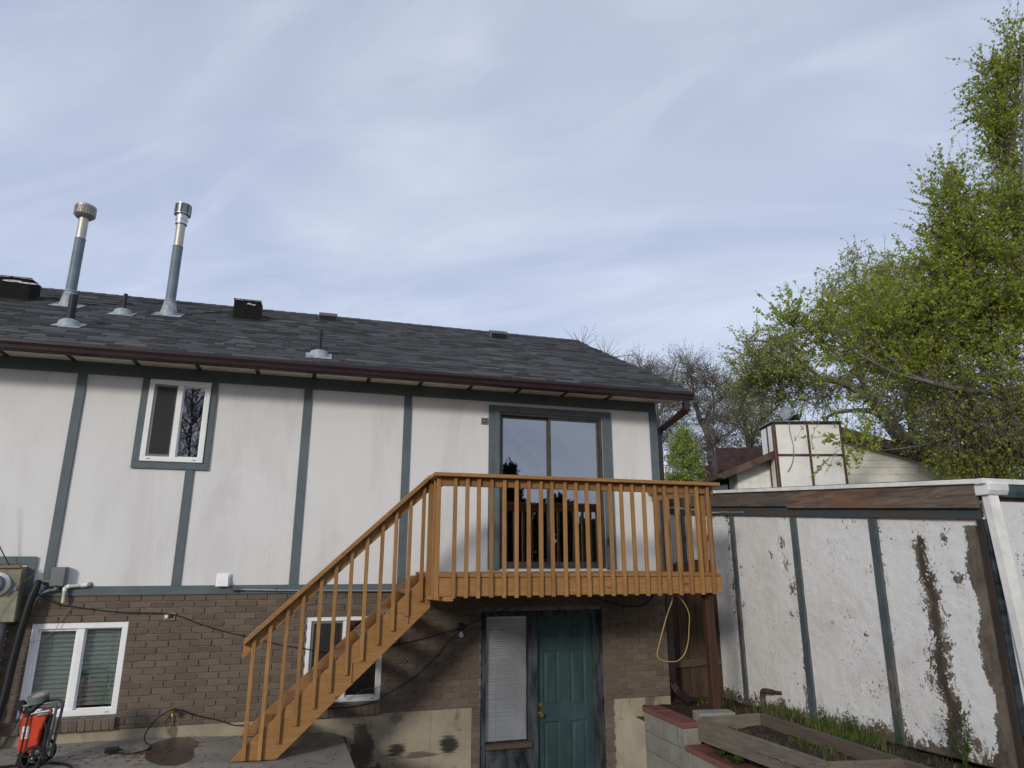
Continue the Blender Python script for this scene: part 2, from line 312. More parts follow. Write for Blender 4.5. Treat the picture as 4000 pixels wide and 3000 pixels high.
# shingles
m = Mat('asphalt_shingle', .93, .15); r = m.island()
c = m.mix(m.ramp(r, .0, .45, 0, 1, False), (.062, .065, .073), (.086, .089, .099)); c = m.mix(m.ramp(r, .68, 1, 0, 1, False), c, (.135, .139, .138))
c = m.mix(m.ramp(m.noise(150, 2, .6), .45, .7, 0, .4), c, (.04, .04, .045)); c = m.mix(m.ramp(m.noise(.8, 3, .5), .35, .7, 0, .25), c, (.10, .10, .10)); m.color(c); m.bump(m.noise(190, 2, .6), .4, .004); SHINGLE = m.m
REDSH = simple('dark_red_shingle', (.066, .035, .033), .9, .15, var=.3, scale=5, bump=.4)
# leaves, bark, soil, grass
def leafmat(name, a, b, trans=.45):
    m = bpy.data.materials.new(name); m.use_nodes = True; t = m.node_tree; t.nodes.clear()
    o = t.nodes.new('ShaderNodeOutputMaterial'); mx = t.nodes.new('ShaderNodeMixShader'); d = t.nodes.new('ShaderNodeBsdfDiffuse'); tr = t.nodes.new('ShaderNodeBsdfTranslucent')
    g = t.nodes.new('ShaderNodeNewGeometry'); c = t.nodes.new('ShaderNodeMix'); c.data_type = 'RGBA'; c.inputs[6].default_value = (*a, 1); c.inputs[7].default_value = (*b, 1)
    t.links.new(g.outputs['Random Per Island'], c.inputs[0]); t.links.new(c.outputs[2], d.inputs[0]); t.links.new(c.outputs[2], tr.inputs[0]); mx.inputs[0].default_value = trans
    t.links.new(d.outputs[0], mx.inputs[1]); t.links.new(tr.outputs[0], mx.inputs[2]); t.links.new(mx.outputs[0], o.inputs[0]); return m
LEAF1 = leafmat('lime_spring_leaves', (.44, .49, .075), (.25, .32, .05), .5); LEAF2 = leafmat('olive_spring_leaves', (.46, .50, .13), (.29, .34, .08), .5)
LEAF3 = leafmat('yellow_green_leaves', (.42, .50, .10), (.26, .35, .07), .5); BUDS = leafmat('brown_buds', (.33, .29, .235), (.21, .19, .155), .3)
CONIF = leafmat('conifer_needles', (.03, .05, .025), (.018, .032, .016), .15); GRASS = leafmat('grass_blades', (.15, .19, .055), (.075, .11, .03), .35); WEED = leafmat('weed_leaves', (.11, .20, .04), (.06, .12, .03), .35)
BARK = simple('grey_brown_bark', (.19, .175, .155), .9, .15, var=.3, scale=9, bump=.6, stretch=(2, 2, .5)); BARKL = simple('pale_twig_bark', (.20, .17, .145), .9, .15, var=.3, scale=9, bump=.3)
SOIL = Mat('garden_soil', .97, .1); SOIL.color(SOIL.mix(SOIL.ramp(SOIL.noise(14, 7, .7), .3, .7), (.085, .062, .045), (.035, .026, .02))); SOIL.bump(SOIL.noise(28, 6, .7), .9, .03); SOIL = SOIL.m
GROUND = simple('dry_yard_ground', (.13, .12, .07), .95, .1, var=.4, scale=1.5, bump=.8, bdist=.02)
# ------------------------------------------------------------------ ground
g = MB()                                                     # one sheet to the horizon, open where the basement stairwell is dug
X = [-600, -6, 3.17, 6.69, 8.3, 600]; Y = [-600, -30, -4.6, 0, 7, 900]
for i in range(5):
    for j in range(5):
        if (i == 2 and j == 2) or (i in (1, 2) and j == 3) or (i == 3 and j == 3 and False): continue
        g.add([(X[i], Y[j], -1.62), (X[i+1], Y[j], -1.62), (X[i+1], Y[j+1], -1.62), (X[i], Y[j+1], -1.62)], [(0, 1, 2, 3)])
struct(g.build('ground', GROUND))
g = MB(); g.add([(-6, -30, -1.50), (-6, 0, -1.50), (1.0, 0, -1.502), (3.165, 0, -1.565), (3.165, -7, -1.565), (1.0, -7, -1.502), (1, -30, -1.50), (3.165, -30, -1.565)], [(0, 6, 5, 2, 1), (5, 4, 3, 2), (6, 7, 4, 5)])
# the patio slab, its right end broken back at the corner
sl_ = MB(); top = [(-6, 0), (2.95, 0), (3.05, -.10), (3.13, -.33), (3.155, -.9), (3.175, -1.5), (3.2, -3), (3.2, -12), (-6, -12)]
zt = lambda x: -1.502 - max(0, x-1.0)*.0290
cols = [-6, 1.0]
def slab(poly):
    n = len(poly); vs = [(x, y, zt(x)) for x, y in poly] + [(x, y, -2.6) for x, y in poly]
    return MB().add(vs, [tuple(range(n))[::-1], tuple(range(n, 2*n))] + [(i, (i+1) % n, n+(i+1) % n, n+i) for i in range(n)])
b = slab([(1.0, 0)] + top[1:8] + [(1.0, -12)]); o = b.build('patio', SLAB); struct(o)
o = bx(-6, .998, -12, 0, -2.6, -1.502).build('patio', SLAB); struct(o)
random.seed(3)
def blob(cx, cy, rx, ry, z, n=34, k=.16, seed=1):
    rn = random.Random(seed); pts = []; ph = [rn.uniform(0, 6.28) for _ in range(5)]
    for i in range(n):
        a = 2*math.pi*i/n; q = 1+sum(k/(j+1)*math.sin((j+2)*a+ph[j]) for j in range(5)); pts.append((cx+rx*q*math.cos(a), cy+ry*q*math.sin(a)))
    return pts
pts = blob(1.50, -.52, .245, .50, 0, 44, .13, 5)
pz = MB().add([(x, y, zt(x)+.004) for x, y in pts], [tuple(range(len(pts)))]); struct(pz.build('puddle', WET))
struct(bx(3.17, 6.5, -4.75, -4.601, -2.9, -1.503).build('stairwell_wall', SLAB)); struct(bx(3.17, 6.69, -4.6, -.001, -2.9, -2.52).build('stairwell_floor', SLAB))
# garden earth right of the block wall
gm = MB(); nx, ny = 26, 90
import mathutils
def soil_z(x, y):
    t = min(1, max(0, -y/1.2)); z = -1.50 + .07*t + .012*max(0, -y-1.2)
    z += -.05*max(0, (x-7.5)/.7)*min(1, max(0, (-y+.8)))
    return z + .035*mathutils.noise.noise(Vector((x*4, y*4, 0))) + .02*mathutils.noise.noise(Vector((x*11, y*11, 3)))
for j in range(ny):
    for i in range(nx):
        x = 6.68+(8.25-6.68)*i/(nx-1); y = -7+8.0*j/(ny-1); gm.v.append((max(x, 6.80) if y > -.62 else x, y, soil_z(x, y)))
for j in range(ny-1):
    for i in range(nx-1): a = j*nx+i; gm.f.append((a, a+1, a+1+nx, a+nx))
struct(gm.build('garden_soil', SOIL, smooth=2))

# ------------------------------------------------------------------ the house
H = thing('house', 'two-storey house with white panel siding and blue-grey trim over brown brick', 'house')
XL, XR, YB, XRO = -5.0, 7.2, 6.8, 7.47
upw = (.742, 1.393, 1.338, 2.283); sld = (4.911, 6.375, .165, 2.166)
s = MB().wall(XL, XR, -.09, 2.437, [upw, sld]); s.build('siding', SIDING, H, solid=.10)
MB().add([(XR, 0, -.09), (XR, YB, -.09), (XR, YB, 2.437), (XR, YB/2, 4.45), (XR, 0, 2.437)], [(0, 1, 2, 3, 4)]).build('gable_siding', SIDING, H, solid=.09)
MB().box(XL, XL+.1, .1, YB, -2.6, 2.43).box(XL+.1, XR-.1, YB-.1, YB, -2.6, 2.43).build('rear_wall', SIDING, H)
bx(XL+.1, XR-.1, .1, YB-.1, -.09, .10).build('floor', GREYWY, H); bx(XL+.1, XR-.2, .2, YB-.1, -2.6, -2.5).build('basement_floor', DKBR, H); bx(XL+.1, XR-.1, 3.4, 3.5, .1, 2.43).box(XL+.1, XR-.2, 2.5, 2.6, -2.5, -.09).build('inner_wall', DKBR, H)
# trim boards
bx(XL, XR, -.024, -.001, 2.298, 2.437).build('frieze_board', BLUE, H, bevel=.002)
bx(XL, XR+.02, -.026, -.001, -.095, -.001).build('band_board', BLUE, H, bevel=.002)
for k in (-3, -2, -1, 0, 2, 3):
    x = k*1.2192; bx(x, x+.095, -.020, -.001, .0, 2.297).build('batten', BLUE, H, bevel=.002)
bx(1.222, 1.312, -.020, -.001, .0, 1.257).build('batten', BLUE, H, bevel=.002)
bx(7.105, XR+.02, -.021, .0, .0, 2.297).box(XR+.001, XR+.02, .001, .09, .0, 2.43).build('corner_board', BLUE, H, bevel=.002)
t = .079
for a in ((.662, .740, 1.336, 2.297), (1.395, 1.461, 1.336, 2.297), (.662, 1.461, 1.258, 1.335)): bx(a[0], a[1], -.027, -.001, a[2], a[3]).build('window_trim', BLUE, H, bevel=.002)
for a in ((4.769, 4.909, .157, 2.167), (6.377, 6.508, .157, 2.167), (4.769, 6.508, 2.168, 2.249)): bx(a[0], a[1], -.030, -.001, a[2], a[3]).build('door_trim', BLUE, H, bevel=.002)
bx(4.84, 4.909, -.045, -.031, .157, 2.14).build('door_trim', BLUE, H, bevel=.002)
bx(-1.6, -.076, -.028, -.021, .225, .303).build('meter_trim', BLUE, H, bevel=.002); bx(-.16, -.076, -.028, -.0205, -.09, .224).build('meter_trim', BLUE, H, bevel=.002)
# soffit with dark lookouts, fascia, gutter
bx(XL, XRO-.02, -.50, -.0005, 2.438, 2.45).build('soffit', SOFF, H)
for k in range(12): x = -.72+.648*k+.02; bx(x-.022, x+.022, -.499, -.026, 2.428, 2.4375).build('soffit_strip', DKBR, H)
prof = [(-.50, 2.374), (-.578, 2.366), (-.590, 2.376), (-.596, 2.41), (-.612, 2.44), (-.613, 2.466), (-.600, 2.470), (-.598, 2.455), (-.51, 2.455)]
bx(XL, XRO-.01, -.509, -.503, 2.33, 2.50)
MB().prism(prof, 'x', XL, XRO+.01).build('gutter', BROWN, H)
bx(XL, XRO-.012, -.5, -.478, 2.370, 2.4375).build('fascia', BROWN, H)
# roof: laminated shingles laid course by course
EY, EZ, SL = -.60, 2.474, .505; RY = 3.42; sl1 = math.hypot(1, SL); dvy, dvz = 1/sl1, SL/sl1; ny_, nz_ = -SL/sl1, 1/sl1
LEN = (RY-EY)*sl1
def rp(x, s_, h): return (x, EY+dvy*s_+ny_*h, EZ+dvz*s_+nz_*h)
rz = lambda y: EZ+SL*(y-EY)
rf = MB()
rf.prism([(EY, EZ-.02), (RY, rz(RY)-.02), (2*RY-EY, EZ-.02), (2*RY-EY, EZ-.10), (RY, rz(RY)-.12), (EY+.02, EZ-.06)], 'x', XL, XRO-.01)
ROOF = rf.build('roof', BROWN, H)
sh = MB(); rn = random.Random(11); exp = .127; n = int(LEN/exp)+1
for c in range(n):
    s0 = c*exp; s1 = min(s0+exp+.012, LEN); x = XL-rn.random()*.2
    while x < XRO:
        wd = rn.choice((.12, .16, .2, .24, .3, .34)); x1 = min(x+wd, XRO+rn.uniform(-.006, .006)); xa = max(x, XL)
        if x1-xa > .02:
            th = rn.choice((.009, .010, .020, .024)); o_ = rn.uniform(-.004, .004)
            q = [rp(xa+.001, s0+o_, -.012), rp(x1-.001, s0+o_, -.012), rp(x1-.001, s1, -.012), rp(xa+.001, s1, -.012), rp(xa+.001, s0+o_, th), rp(x1-.001, s0+o_, th), rp(x1-.001, s1, .001), rp(xa+.001, s1, .001)]
            sh.add(q, [(0, 3, 2, 1), (4, 5, 6, 7), (0, 1, 5, 4), (1, 2, 6, 5), (2, 3, 7, 6), (3, 0, 4, 7)])
        x += wd
sh.build('shingles', SHINGLE, ROOF)
rc = MB(); x = XL
while x < XRO:
    x1 = min(x+.19, XRO); rc.add([(x, RY-.13, rz(RY-.13)+.014), (x1, RY-.13, rz(RY-.13)+.02), (x1, RY, rz(RY)+.026), (x, RY, rz(RY)+.018), (x, RY+.13, rz(RY-.13)+.014), (x1, RY+.13, rz(RY-.13)+.02)], [(0, 1, 2, 3), (3, 2, 5, 4)]); x += .187
rc.build('ridge_cap', SHINGLE, ROOF, solid=.008)
MB().prism([(RY, rz(RY)-.015), (2*RY-EY, EZ-.015), (2*RY-EY, EZ-.002), (RY, rz(RY)-.001)], 'x', XL, XRO).build('shingles', SHINGLE, ROOF)
# downspout
ds = MB(); W_, D_ = .085, .065
def elbow(mb, pts, w=.088, d=.066, up=(0, 1, 0)):
    for i in range(len(pts)-1): mb.bar(pts[i], pts[i+1], w, d, up, ext=.012)
    return mb
elbow(ds, [(7.385, -.545, 2.34), (7.385, -.545, 2.235), (7.268, -.02, 2.06), (7.266, .045, 2.00), (7.262, .045, -1.28), (7.29, -.02, -1.36), (7.35, -.22, -1.45)])
ds.build('downspout', BROWN, H, bevel=.008, seg=2)
# brick veneer in stretcher bond, built brick by brick
low = (-.022, .862, -1.262, -.360); w2 = (2.672, 3.528, -1.270, -.349); dr = (4.70, 6.285, -3.0, -.336)
def bricks(x0, x1, z0, z1, holes, seed, y=-.012, quoin=None):
    mb = MB(); rn = random.Random(seed); row = 0; z = z1
    while z-.058 > z0-.03:
        zb = max(z-.0575, z0); x = x0-(row % 2)*.106-.0
        spans = []
        cut = sorted([(h[0], h[1]) for h in holes if h[2]-.012 < (z+zb)/2 < h[3]+.012]); a = x0
        for c0, c1 in cut:
            if c0 > a: spans.append((a, c0))
            a = max(a, c1)
        if a < x1: spans.append((a, x1))
        while x < x1:
            xe = x+.2032
            for a, c in spans:
                p, q = max(x, a), min(xe, c)
                if q-p > .025:
                    if q < c-.012 or True:
                        d = rn.uniform(-.0025, .002); j = rn.uniform(-.001, .001)
                        qq = q if q == c else q
                        mb.add([(p+j, y+d, zb), (qq+j, y+d+rn.uniform(-.001, .001), zb), (qq+j, y+.09, zb), (p+j, y+.09, zb), (p+j, y+d+rn.uniform(-.0015, .001), z), (qq+j, y+d, z), (qq+j, y+.09, z), (p+j, y+.09, z)],
                               [(0,3,2,1),(4,5,6,7),(0,1,5,4),(1,2,6,5),(2,3,7,6),(3,0,4,7)])
            x = xe+.0095
        z -= .0667; row += 1
    return mb
bv = bricks(XL, XR-.003, -1.398, -.100, [low, w2, dr], 5)
BV = bv.build('brick_veneer', BRICK, H, bevel=.003)
q1 = bricks(4.597, 4.698, -2.52, -1.402, [], 8); q2 = bricks(6.290, 6.412, -2.52, -1.402, [], 9)
q1.build('brick_veneer', BRICK, H, bevel=.003); q2.build('brick_veneer', BRICK, H, bevel=.003)
# the same brick on the gable end
gb = MB(); rn = random.Random(4); z = -.1; row = 0
while z > -1.4:
    y = -.002 if row % 2 else -.106
    while y < YB:
        gb.box(XR-.06, XR+rn.uniform(-.001, .002), max(y, .07), y+.2, z-.0575, z) if y+.2 > .09 else None; y += .2127
    z -= .0667; row += 1
gb.build('brick_veneer', BRICK, H, bevel=.003)
MB().wall(XL, XR-.006, -1.402, -.09, [low, w2, dr], y=-.0015).build('mortar', MORTAR, BV, solid=.1)
bx(4.598, 4.70, -.0015, .09, -2.52, -1.4025).build('mortar', MORTAR, BV); bx(6.29, 6.411, -.0015, .09, -2.52, -1.4025).build('mortar', MORTAR, BV)
bx(XR-.055, XR-.006, .0, YB, -1.402, -.092).build('mortar', MORTAR, BV)
# foundation
f = MB().box(XL, 4.595, .0, .2, -2.6, -1.403).box(6.413, XR+.0, .0, .2, -2.6, -1.403).box(XR-.2, XR, .2, YB, -2.6, -1.403); FO = f.build('foundation', FOUND, H)
TARS = simple('black_tar_smear', (.03, .028, .025), .8, .2, bump=.4, scale=20)
for i, (x, z) in enumerate(((4.44, -1.62), (4.40, -2.02), (3.66, -1.60), (6.50, -1.63), (6.95, -2.0), (3.23, -1.58))):
    rn = random.Random(i+40); p_ = blob(x, z, .026, .022, 0, 12, .25, i+60); MB().add([(a, -.006-(j % 2)*.004, c) for j, (a, c) in enumerate(p_)]+[(x, -.012, z)], [(j, (j+1) % 12, 12) for j in range(12)]).build('tie_patch', CMU, FO)
[bx(xa, xa+.013, -.005, .0, -2.5, -1.42).build('form_seam', FOUND, FO, bevel=.002) for xa in (4.10, 3.64, 6.50)]
# brick sills
def sill(x0, x1, zt_, zb_, seed):
    mb = MB(); rn = random.Random(seed); x = x0
    while x < x1-.02:
        xe = min(x+.062, x1); d = rn.uniform(-.002, .002); mb.add([(x, -.062+d, zb_), (xe, -.062+d, zb_), (xe, .05, zb_+.012), (x, .05, zb_+.012), (x, -.058+d, zt_-.018), (xe, -.058+d, zt_-.018), (xe, .05, zt_), (x, .05, zt_)],
               [(0,3,2,1),(4,5,6,7),(0,1,5,4),(1,2,6,5),(2,3,7,6),(3,0,4,7)]); x += .0715
    o = mb.build('window_sill', BRICK, H, bevel=.003); bx(x0+.004, x1-.004, -.052, .048, zb_+.012, zt_-.014).build('mortar', MORTAR, o); return o
sill(-.10, .868, -1.268, -1.392, 3); sill(2.62, 3.532, -1.276, -1.402, 4)
# vinyl slider windows: frame > sash, pane, blind
def slider_window(x0, x1, z0, z1, yf, fw=.052, xm=None, screen_left=True, blind=None, gl=GLASS, step=.0):
    xm = xm or (x0+x1)/2; yb = yf+.085; fr = MB()
    fr.box(x0, x1, yf, yb, z1-fw, z1).box(x0, x1, yf, yb, z0, z0+fw).box(x0, x0+fw, yf, yb, z0+fw, z1-fw).box(x1-fw, x1, yf, yb, z0+fw, z1-fw)
    wn = fr.build('window', WHITEV, H, bevel=.004)
    bx(xm-.03, xm+.03, yf+.012, yb-.01, z0+fw, z1-fw).build('mullion', WHITEV, wn, bevel=.003)
    a, b_, c, d = x0+fw, xm-.03, z0+fw, z1-fw; k = .024
    MB().box(a, b_, yf+.030, yf+.055, d-k, d).box(a, b_, yf+.030, yf+.055, c, c+k).box(a, a+k, yf+.030, yf+.055, c+k, d-k).box(b_-k, b_, yf+.030, yf+.055, c+k, d-k).build('sash', WHITEV, wn, bevel=.003)
    bx(a+k-.002, b_-k+.002, yf+.040, yf+.044, c+k-.002, d-k+.002).build('pane', gl, wn)
    a2, b2 = xm+.03, x1-fw; k2 = .012
    MB().box(a2, b2, yf+.045, yf+.062, d-k2, d).box(a2, b2, yf+.045, yf+.062, c, c+k2).box(a2, a2+k2, yf+.045, yf+.062, c+k2, d-k2).box(b2-k2, b2, yf+.045, yf+.062, c+k2, d-k2).build('sash', WHITEV, wn, bevel=.002)
    bx(a2+k2-.002, b2-k2+.002, yf+.052, yf+.056, c+k2-.002, d-k2+.002).build('pane', gl, wn)
    if screen_left: 
        q = .018; MB().box(a+.008, b_-.004, yf+.014, yf+.022, c+.008, c+.026).box(a+.008, b_-.004, yf+.014, yf+.022, d-.026, d-.008).box(a+.008, a+.026, yf+.014, yf+.022, c+.026, d-.026).build('screen_frame', GREYBOX, wn)
        bx(a+.026, b_-.006, yf+.017, yf+.019, c+.026, d-.026).build('insect_screen', SCREEN, wn)
    for xx in (x0+.09, x1-.09): bx(xx-.02, xx+.02, yf-.0015, yf+.001, z0+.022, z0+.030).build('weep_hole_cover', GREYBOX, wn)
    if blind: blind(wn, x0+fw, x1-fw, z0+fw, z1-fw, yb+.03)
    return wn
BL1 = simple('pale_green_grey_slats', (.47, .51, .48), .6, .3, var=.08, bump=0, scale=2); BL2 = simple('white_mini_slats', (.90, .91, .91), .5, .35, var=.08, bump=0, scale=3)
def slats(mat, pitch, depth, tilt, gap=0):
    def f(wn, x0, x1, z0, z1, y):
        mb = MB(); z = z1-.03; rn = random.Random(2)
        while z > z0+.02:
            dy_, dz_ = depth/2*math.cos(tilt), depth/2*math.sin(tilt); e = rn.uniform(-.0012, .0012)
            mb.add([(x0, y-dy_, z-dz_+e), (x1, y-dy_, z-dz_), (x1, y, z+.0015), (x0, y, z+.0015+e), (x1, y+dy_, z+dz_), (x0, y+dy_, z+dz_+e)], [(0, 1, 2, 3), (3, 2, 4, 5)]); z -= pitch
        o = mb.build('blind', mat, wn, solid=.001)
        c_ = MB()
        for k in (.14, .5, .86) if x1-x0 > .6 else (.25, .75): xx = x0+(x1-x0)*k; c_.box(xx-.0018, xx+.0018, y-depth/2-.003, y-depth/2-.001, z0, z1)
        c_.box(x0, x1, y-depth/2, y+depth/2, z1-.02, z1).build('blind_cord', mat, wn)
    return f
slider_window(.742, 1.393, 1.338, 2.283, -.045, .056, 1.068)
slider_window(low[0], low[1], low[2]+.004, low[3]-.004, -.004, .056, .428, False, slats(BL1, .044, .049, R_(57)), GLASSG)
slider_window(w2[0], w2[1], w2[2]+.004, w2[3]-.004, -.002, .05, 3.10)
bx(XL+.2, 4.6, .6, .62, -1.40, -.1)
# sliding patio door: frame > panes, stiles, handle, track
fx0, fx1, fz0, fz1 = sld; fr = MB(); k = .035
fr.box(fx0+.001, fx0+k, .002, .10, fz0, fz1).box(fx1-k, fx1-.001, .002, .10, fz0, fz1).box(fx0+k, fx1-k, .002, .10, fz1-k, fz1-.001).box(fx0+k, fx1-k, .002, .10, fz0, fz0+.03)
PD = fr.build('patio_door', ALU, H, bevel=.002)
def leaf(x0, x1, y, wd=.034, bot=.055):
    a, c = fz0+.03, fz1-k; l = MB().box(x0, x0+wd, y, y+.03, a, c).box(x1-wd, x1, y, y+.03, a, c).box(x0+wd, x1-wd, y, y+.03, c-.03, c).box(x0+wd, x1-wd, y, y+.03, a, a+bot)
    l.build('door_stile', ALU, PD, bevel=.002); bx(x0+wd-.003, x1-wd+.003, y+.012, y+.017, a+bot-.003, c-.027).build('pane', GLASSD, PD)
leaf(4.948, 5.635, .060); leaf(5.605, 6.338, .022)
bx(6.345, 6.36, .0, .012, 1.60, 1.70).build('latch', BLACKR, PD); bx(6.385, 6.402, -.05, -.031, .46, .55).box(6.39, 6.398, -.058, -.05, .44, .57).build('handle', BLACKR, PD, bevel=.004)
# basement entrance: frame, window light with blind, six panel door
BD = simple('weathered_blue_black_frame', (.062, .072, .082), .75, .25, var=.5, scale=7, bump=.35, stretch=(1.5, 1.5, .35))
ef = MB().box(4.701, 6.284, .012, .075, -.398, -.337).box(4.701, 4.765, .012, .11, -2.52, -.399).box(5.310, 5.420, .012, .11, -2.52, -.399).box(6.165, 6.284, .030, .075, -2.52, -.399).box(6.178, 6.205, .018, .030, -2.52, -.399).box(6.258, 6.284, .010, .030, -2.52, -.399)
EF = ef.build('entrance_frame', BD, H, bevel=.003)
bx(4.766, 5.335, -.016, .10, -1.868, -1.818).build('window_stool', wood('worn_brown_sill', (.15, .10, .055), (.09, .065, .045), (.04, .03, .02), 0), EF, bevel=.003)
MB().box(4.766, 5.31, .035, .06, -2.52, -1.869).box(4.766, 5.31, .02, .035, -1.92, -1.885).box(4.80, 4.815, .027, .035, -2.5, -1.97).box(5.26, 5.275, .027, .035, -2.5, -1.97).box(4.815, 5.26, .027, .035, -1.985, -1.97).build('lower_panel', BD, EF, bevel=.002)
bx(4.766, 5.31, .055, .060, -1.817, -.40).build('pane', GLASS, EF); slats(BL2, .0205, .0225, R_(42))(EF, 4.772, 5.292, -1.812, -.405, .085)
m = Mat('teal_door_paint', .55, .35); n1 = m.noise(2.4, 6, .7, .8, stretch=(1.3, 1, .5)); c = m.mix(m.ramp(n1, .35, .7), (.038, .076, .077), (.023, .047, .052)); n2 = m.noise(5, 6, .75, .6, stretch=(2, 1, .35))
c = m.mix(m.ramp(n2, .54, .75, 0, .35), c, (.14, .20, .195)); m.color(c); m.bump(m.noise(12, 4, .6, .8, stretch=(4, 1, .4)), .2, .003); TEAL = m.m
pan = [(5.505, 5.71), (5.855, 6.065)]; rows = [(-.50, -.66), (-.81, -1.45), (-1.62, -2.33)]
dm = MB().wall(5.423, 6.164, -2.50, -.40, [(a, b_, z1_, z0_) for a, b_ in pan for z0_, z1_ in rows], y=.062)
for a, b_ in pan:
    for z0_, z1_ in rows:
        lo, hi = z1_, z0_; r = [(a, lo), (b_, lo), (b_, hi), (a, hi)]; L_ = [(.0, 0), (.014, .012), (.026, .012), (.05, .003)]
        rings = [[(x+(d if i in (0, 3) else -d), .062+dy_, z+(d if i < 2 else -d)) for i, (x, z) in enumerate(r)] for d, dy_ in L_]; b0 = len(dm.v)
        for q in rings: dm.v += q
        for q in range(3):
            for i in range(4): dm.f.append((b0+4*q+i, b0+4*q+(i+1) % 4, b0+4*q+4+(i+1) % 4, b0+4*q+4+i))
        dm.f.append(tuple(b0+12+i for i in range(4)))
ED = dm.build('entrance_door', TEAL, H, solid=.04)
MB().lathe((5.462, .062, -1.535), [(.033, 0), (.033, .006), (.014, .012), (.014, .03), (.027, .042), (.030, .055), (.024, .068), (.008, .072)], 16, (0, -1, 0)).build('knob', BRASS, ED, smooth=True)
MB().lathe((5.462, .062, -1.437), [(.027, 0), (.027, .008), (.018, .012), (.017, .018)], 16, (0, -1, 0)).build('deadbolt', BRASS, ED, smooth=True)
# ------------------------------------------------------------------ deck and stairs
D = thing('deck', 'orange-brown stained timber balcony deck with stairs down to the patio', 'deck', (5.4, -.8, -1.5))
DX0, DX1, DY = 3.885, 7.10, -1.50
bx(DX0, DX1, DY, DY+.04, -.086, .094).build('rim_board', DECKX, D, bevel=.004)
bx(DX0, DX0+.04, DY+.041, -.03, -.086, .094).build('rim_board', DECKS, D, bevel=.004); bx(DX1-.04, DX1, DY+.041, -.03, -.086, .094).build('rim_board', DECKS, D, bevel=.004)
for i in range(5): bx(DX0+.6*(i+1), DX0+.6*(i+1)+.04, DY+.042, -.03, -.085, .092).build('joist', DECKS, D)
bx(DX0+.04, DX1-.041, -.026-.04, -.028, -.12, .093).build('ledger', DECKS, D)
y = DY-.012; i = 0; rn = random.Random(5)
while y < -.09: bx(DX0-.02+rn.uniform(-.012, .012), DX1-.01, y, y+.139, .0965, .1345).build('deck_board', DECKX, D, bevel=.004); y += .1455
# under-block at the left corner
MB().prism([(3.83, -1.02), (3.87, -1.02), (4.03, -1.49), (4.03, -1.53), (3.95, -1.53), (3.83, -1.10)], 'z', -.128, -.088).build('corner_block', DECKR, D, bevel=.003)
us = [1600+.4973*a for a in (343, 443, 540, 640, 741, 841, 938, 1034, 1130, 1228, 1322, 1415, 1508, 1600, 1690, 1782, 1870, 1960)]+[2616, 2660, 2703, 2744, 2789]
def onY(u, v, y):
    d = _q @ Vector(((u-2000)/FPX, (1500-v)/FPX, -1)); return CAM+d*((y-CAM.y)/d.y)
xs = [round(onY(u, 2280, DY-.02).x, 3) for u in us]
for x in xs:
    x += rn.uniform(-.003, .003); e = rn.uniform(-.006, .004); xt = x+rn.uniform(-.006, .006)
    MB().bar((x, DY-.0195, -.10+e), (xt, DY-.0195, 1.088), .037, .037, (0, 1, 0)).build('baluster', DECKZ, D, bevel=.003)
bx(3.89, 7.03, DY, DY+.038, 1.006, 1.094).build('top_rail', DECKX, D, bevel=.004)
MB().add([(3.80, -1.585, 1.095), (7.12, -1.585, 1.095), (7.12, -1.44, 1.095), (3.95, -1.44, 1.095), (3.80, -1.585, 1.133), (7.12, -1.585, 1.133), (7.12, -1.44, 1.133), (3.95, -1.44, 1.133)],
         [(0,3,2,1),(4,5,6,7),(0,1,5,4),(1,2,6,5),(2,3,7,6),(3,0,4,7)]).build('rail_cap', DECKX, D, bevel=.004)
MB().add([(3.80, -1.584, 1.0951), (3.948, -1.438, 1.0951), (3.90, -1.02, 1.0951), (3.80, -1.02, 1.0951), (3.80, -1.584, 1.1329), (3.948, -1.438, 1.1329), (3.90, -1.02, 1.1329), (3.80, -1.02, 1.1329)],
         [(0,3,2,1)[::-1],(4,5,6,7)[::-1],(0,1,5,4)[::-1],(1,2,6,5)[::-1],(2,3,7,6)[::-1],(3,0,4,7)[::-1]]).build('rail_cap', DECKR, D, bevel=.004)
for (x, y, w_) in ((3.855, -1.075, .05), (3.865, -1.30, .040), (3.865, -1.49, .040)): bx(x-w_/2, x+w_/2, y-.02, y+.02, -.115, 1.093).build('baluster', DECKZ, D, bevel=.003)
bx(3.886, 3.92, -1.46, -1.06, 1.006, 1.093).build('top_rail', DECKR, D, bevel=.003)
# right side rail
SX = 7.085
MB().bar((SX, -1.455, 1.045), (SX, -.03, 1.095), .038, .088).build('top_rail', DECKR, D, bevel=.004)
MB().bar((SX-.01, -1.43, 1.112), (SX-.01, -.03, 1.160), .14, .034).build('rail_cap', DECKR, D, bevel=.004)
for y in (-.22, -.48, -.74, -1.0, -1.24): bx(SX-.037, SX-.0, y-.019, y+.019, .1, 1.03).build('baluster', DECKZ, D, bevel=.003) if False else bx(SX-.055, SX-.0195, y-.019, y+.019, .136, 1.05).build('baluster', DECKZ, D, bevel=.003)
bx(7.052, 7.09, -1.42, -1.38, .1, 1.04).build('baluster', DECKZ, D, bevel=.003)
bx(6.895, 6.985, -1.455, -1.365, .135, 1.093).build('post', DECKZ, D, bevel=.005)
MB().bar((7.0, -1.36, -1.5), (6.985, -1.36, -.087), .10, .09, (0, 1, 0)).build('post', REDPOST, D, bevel=.006)
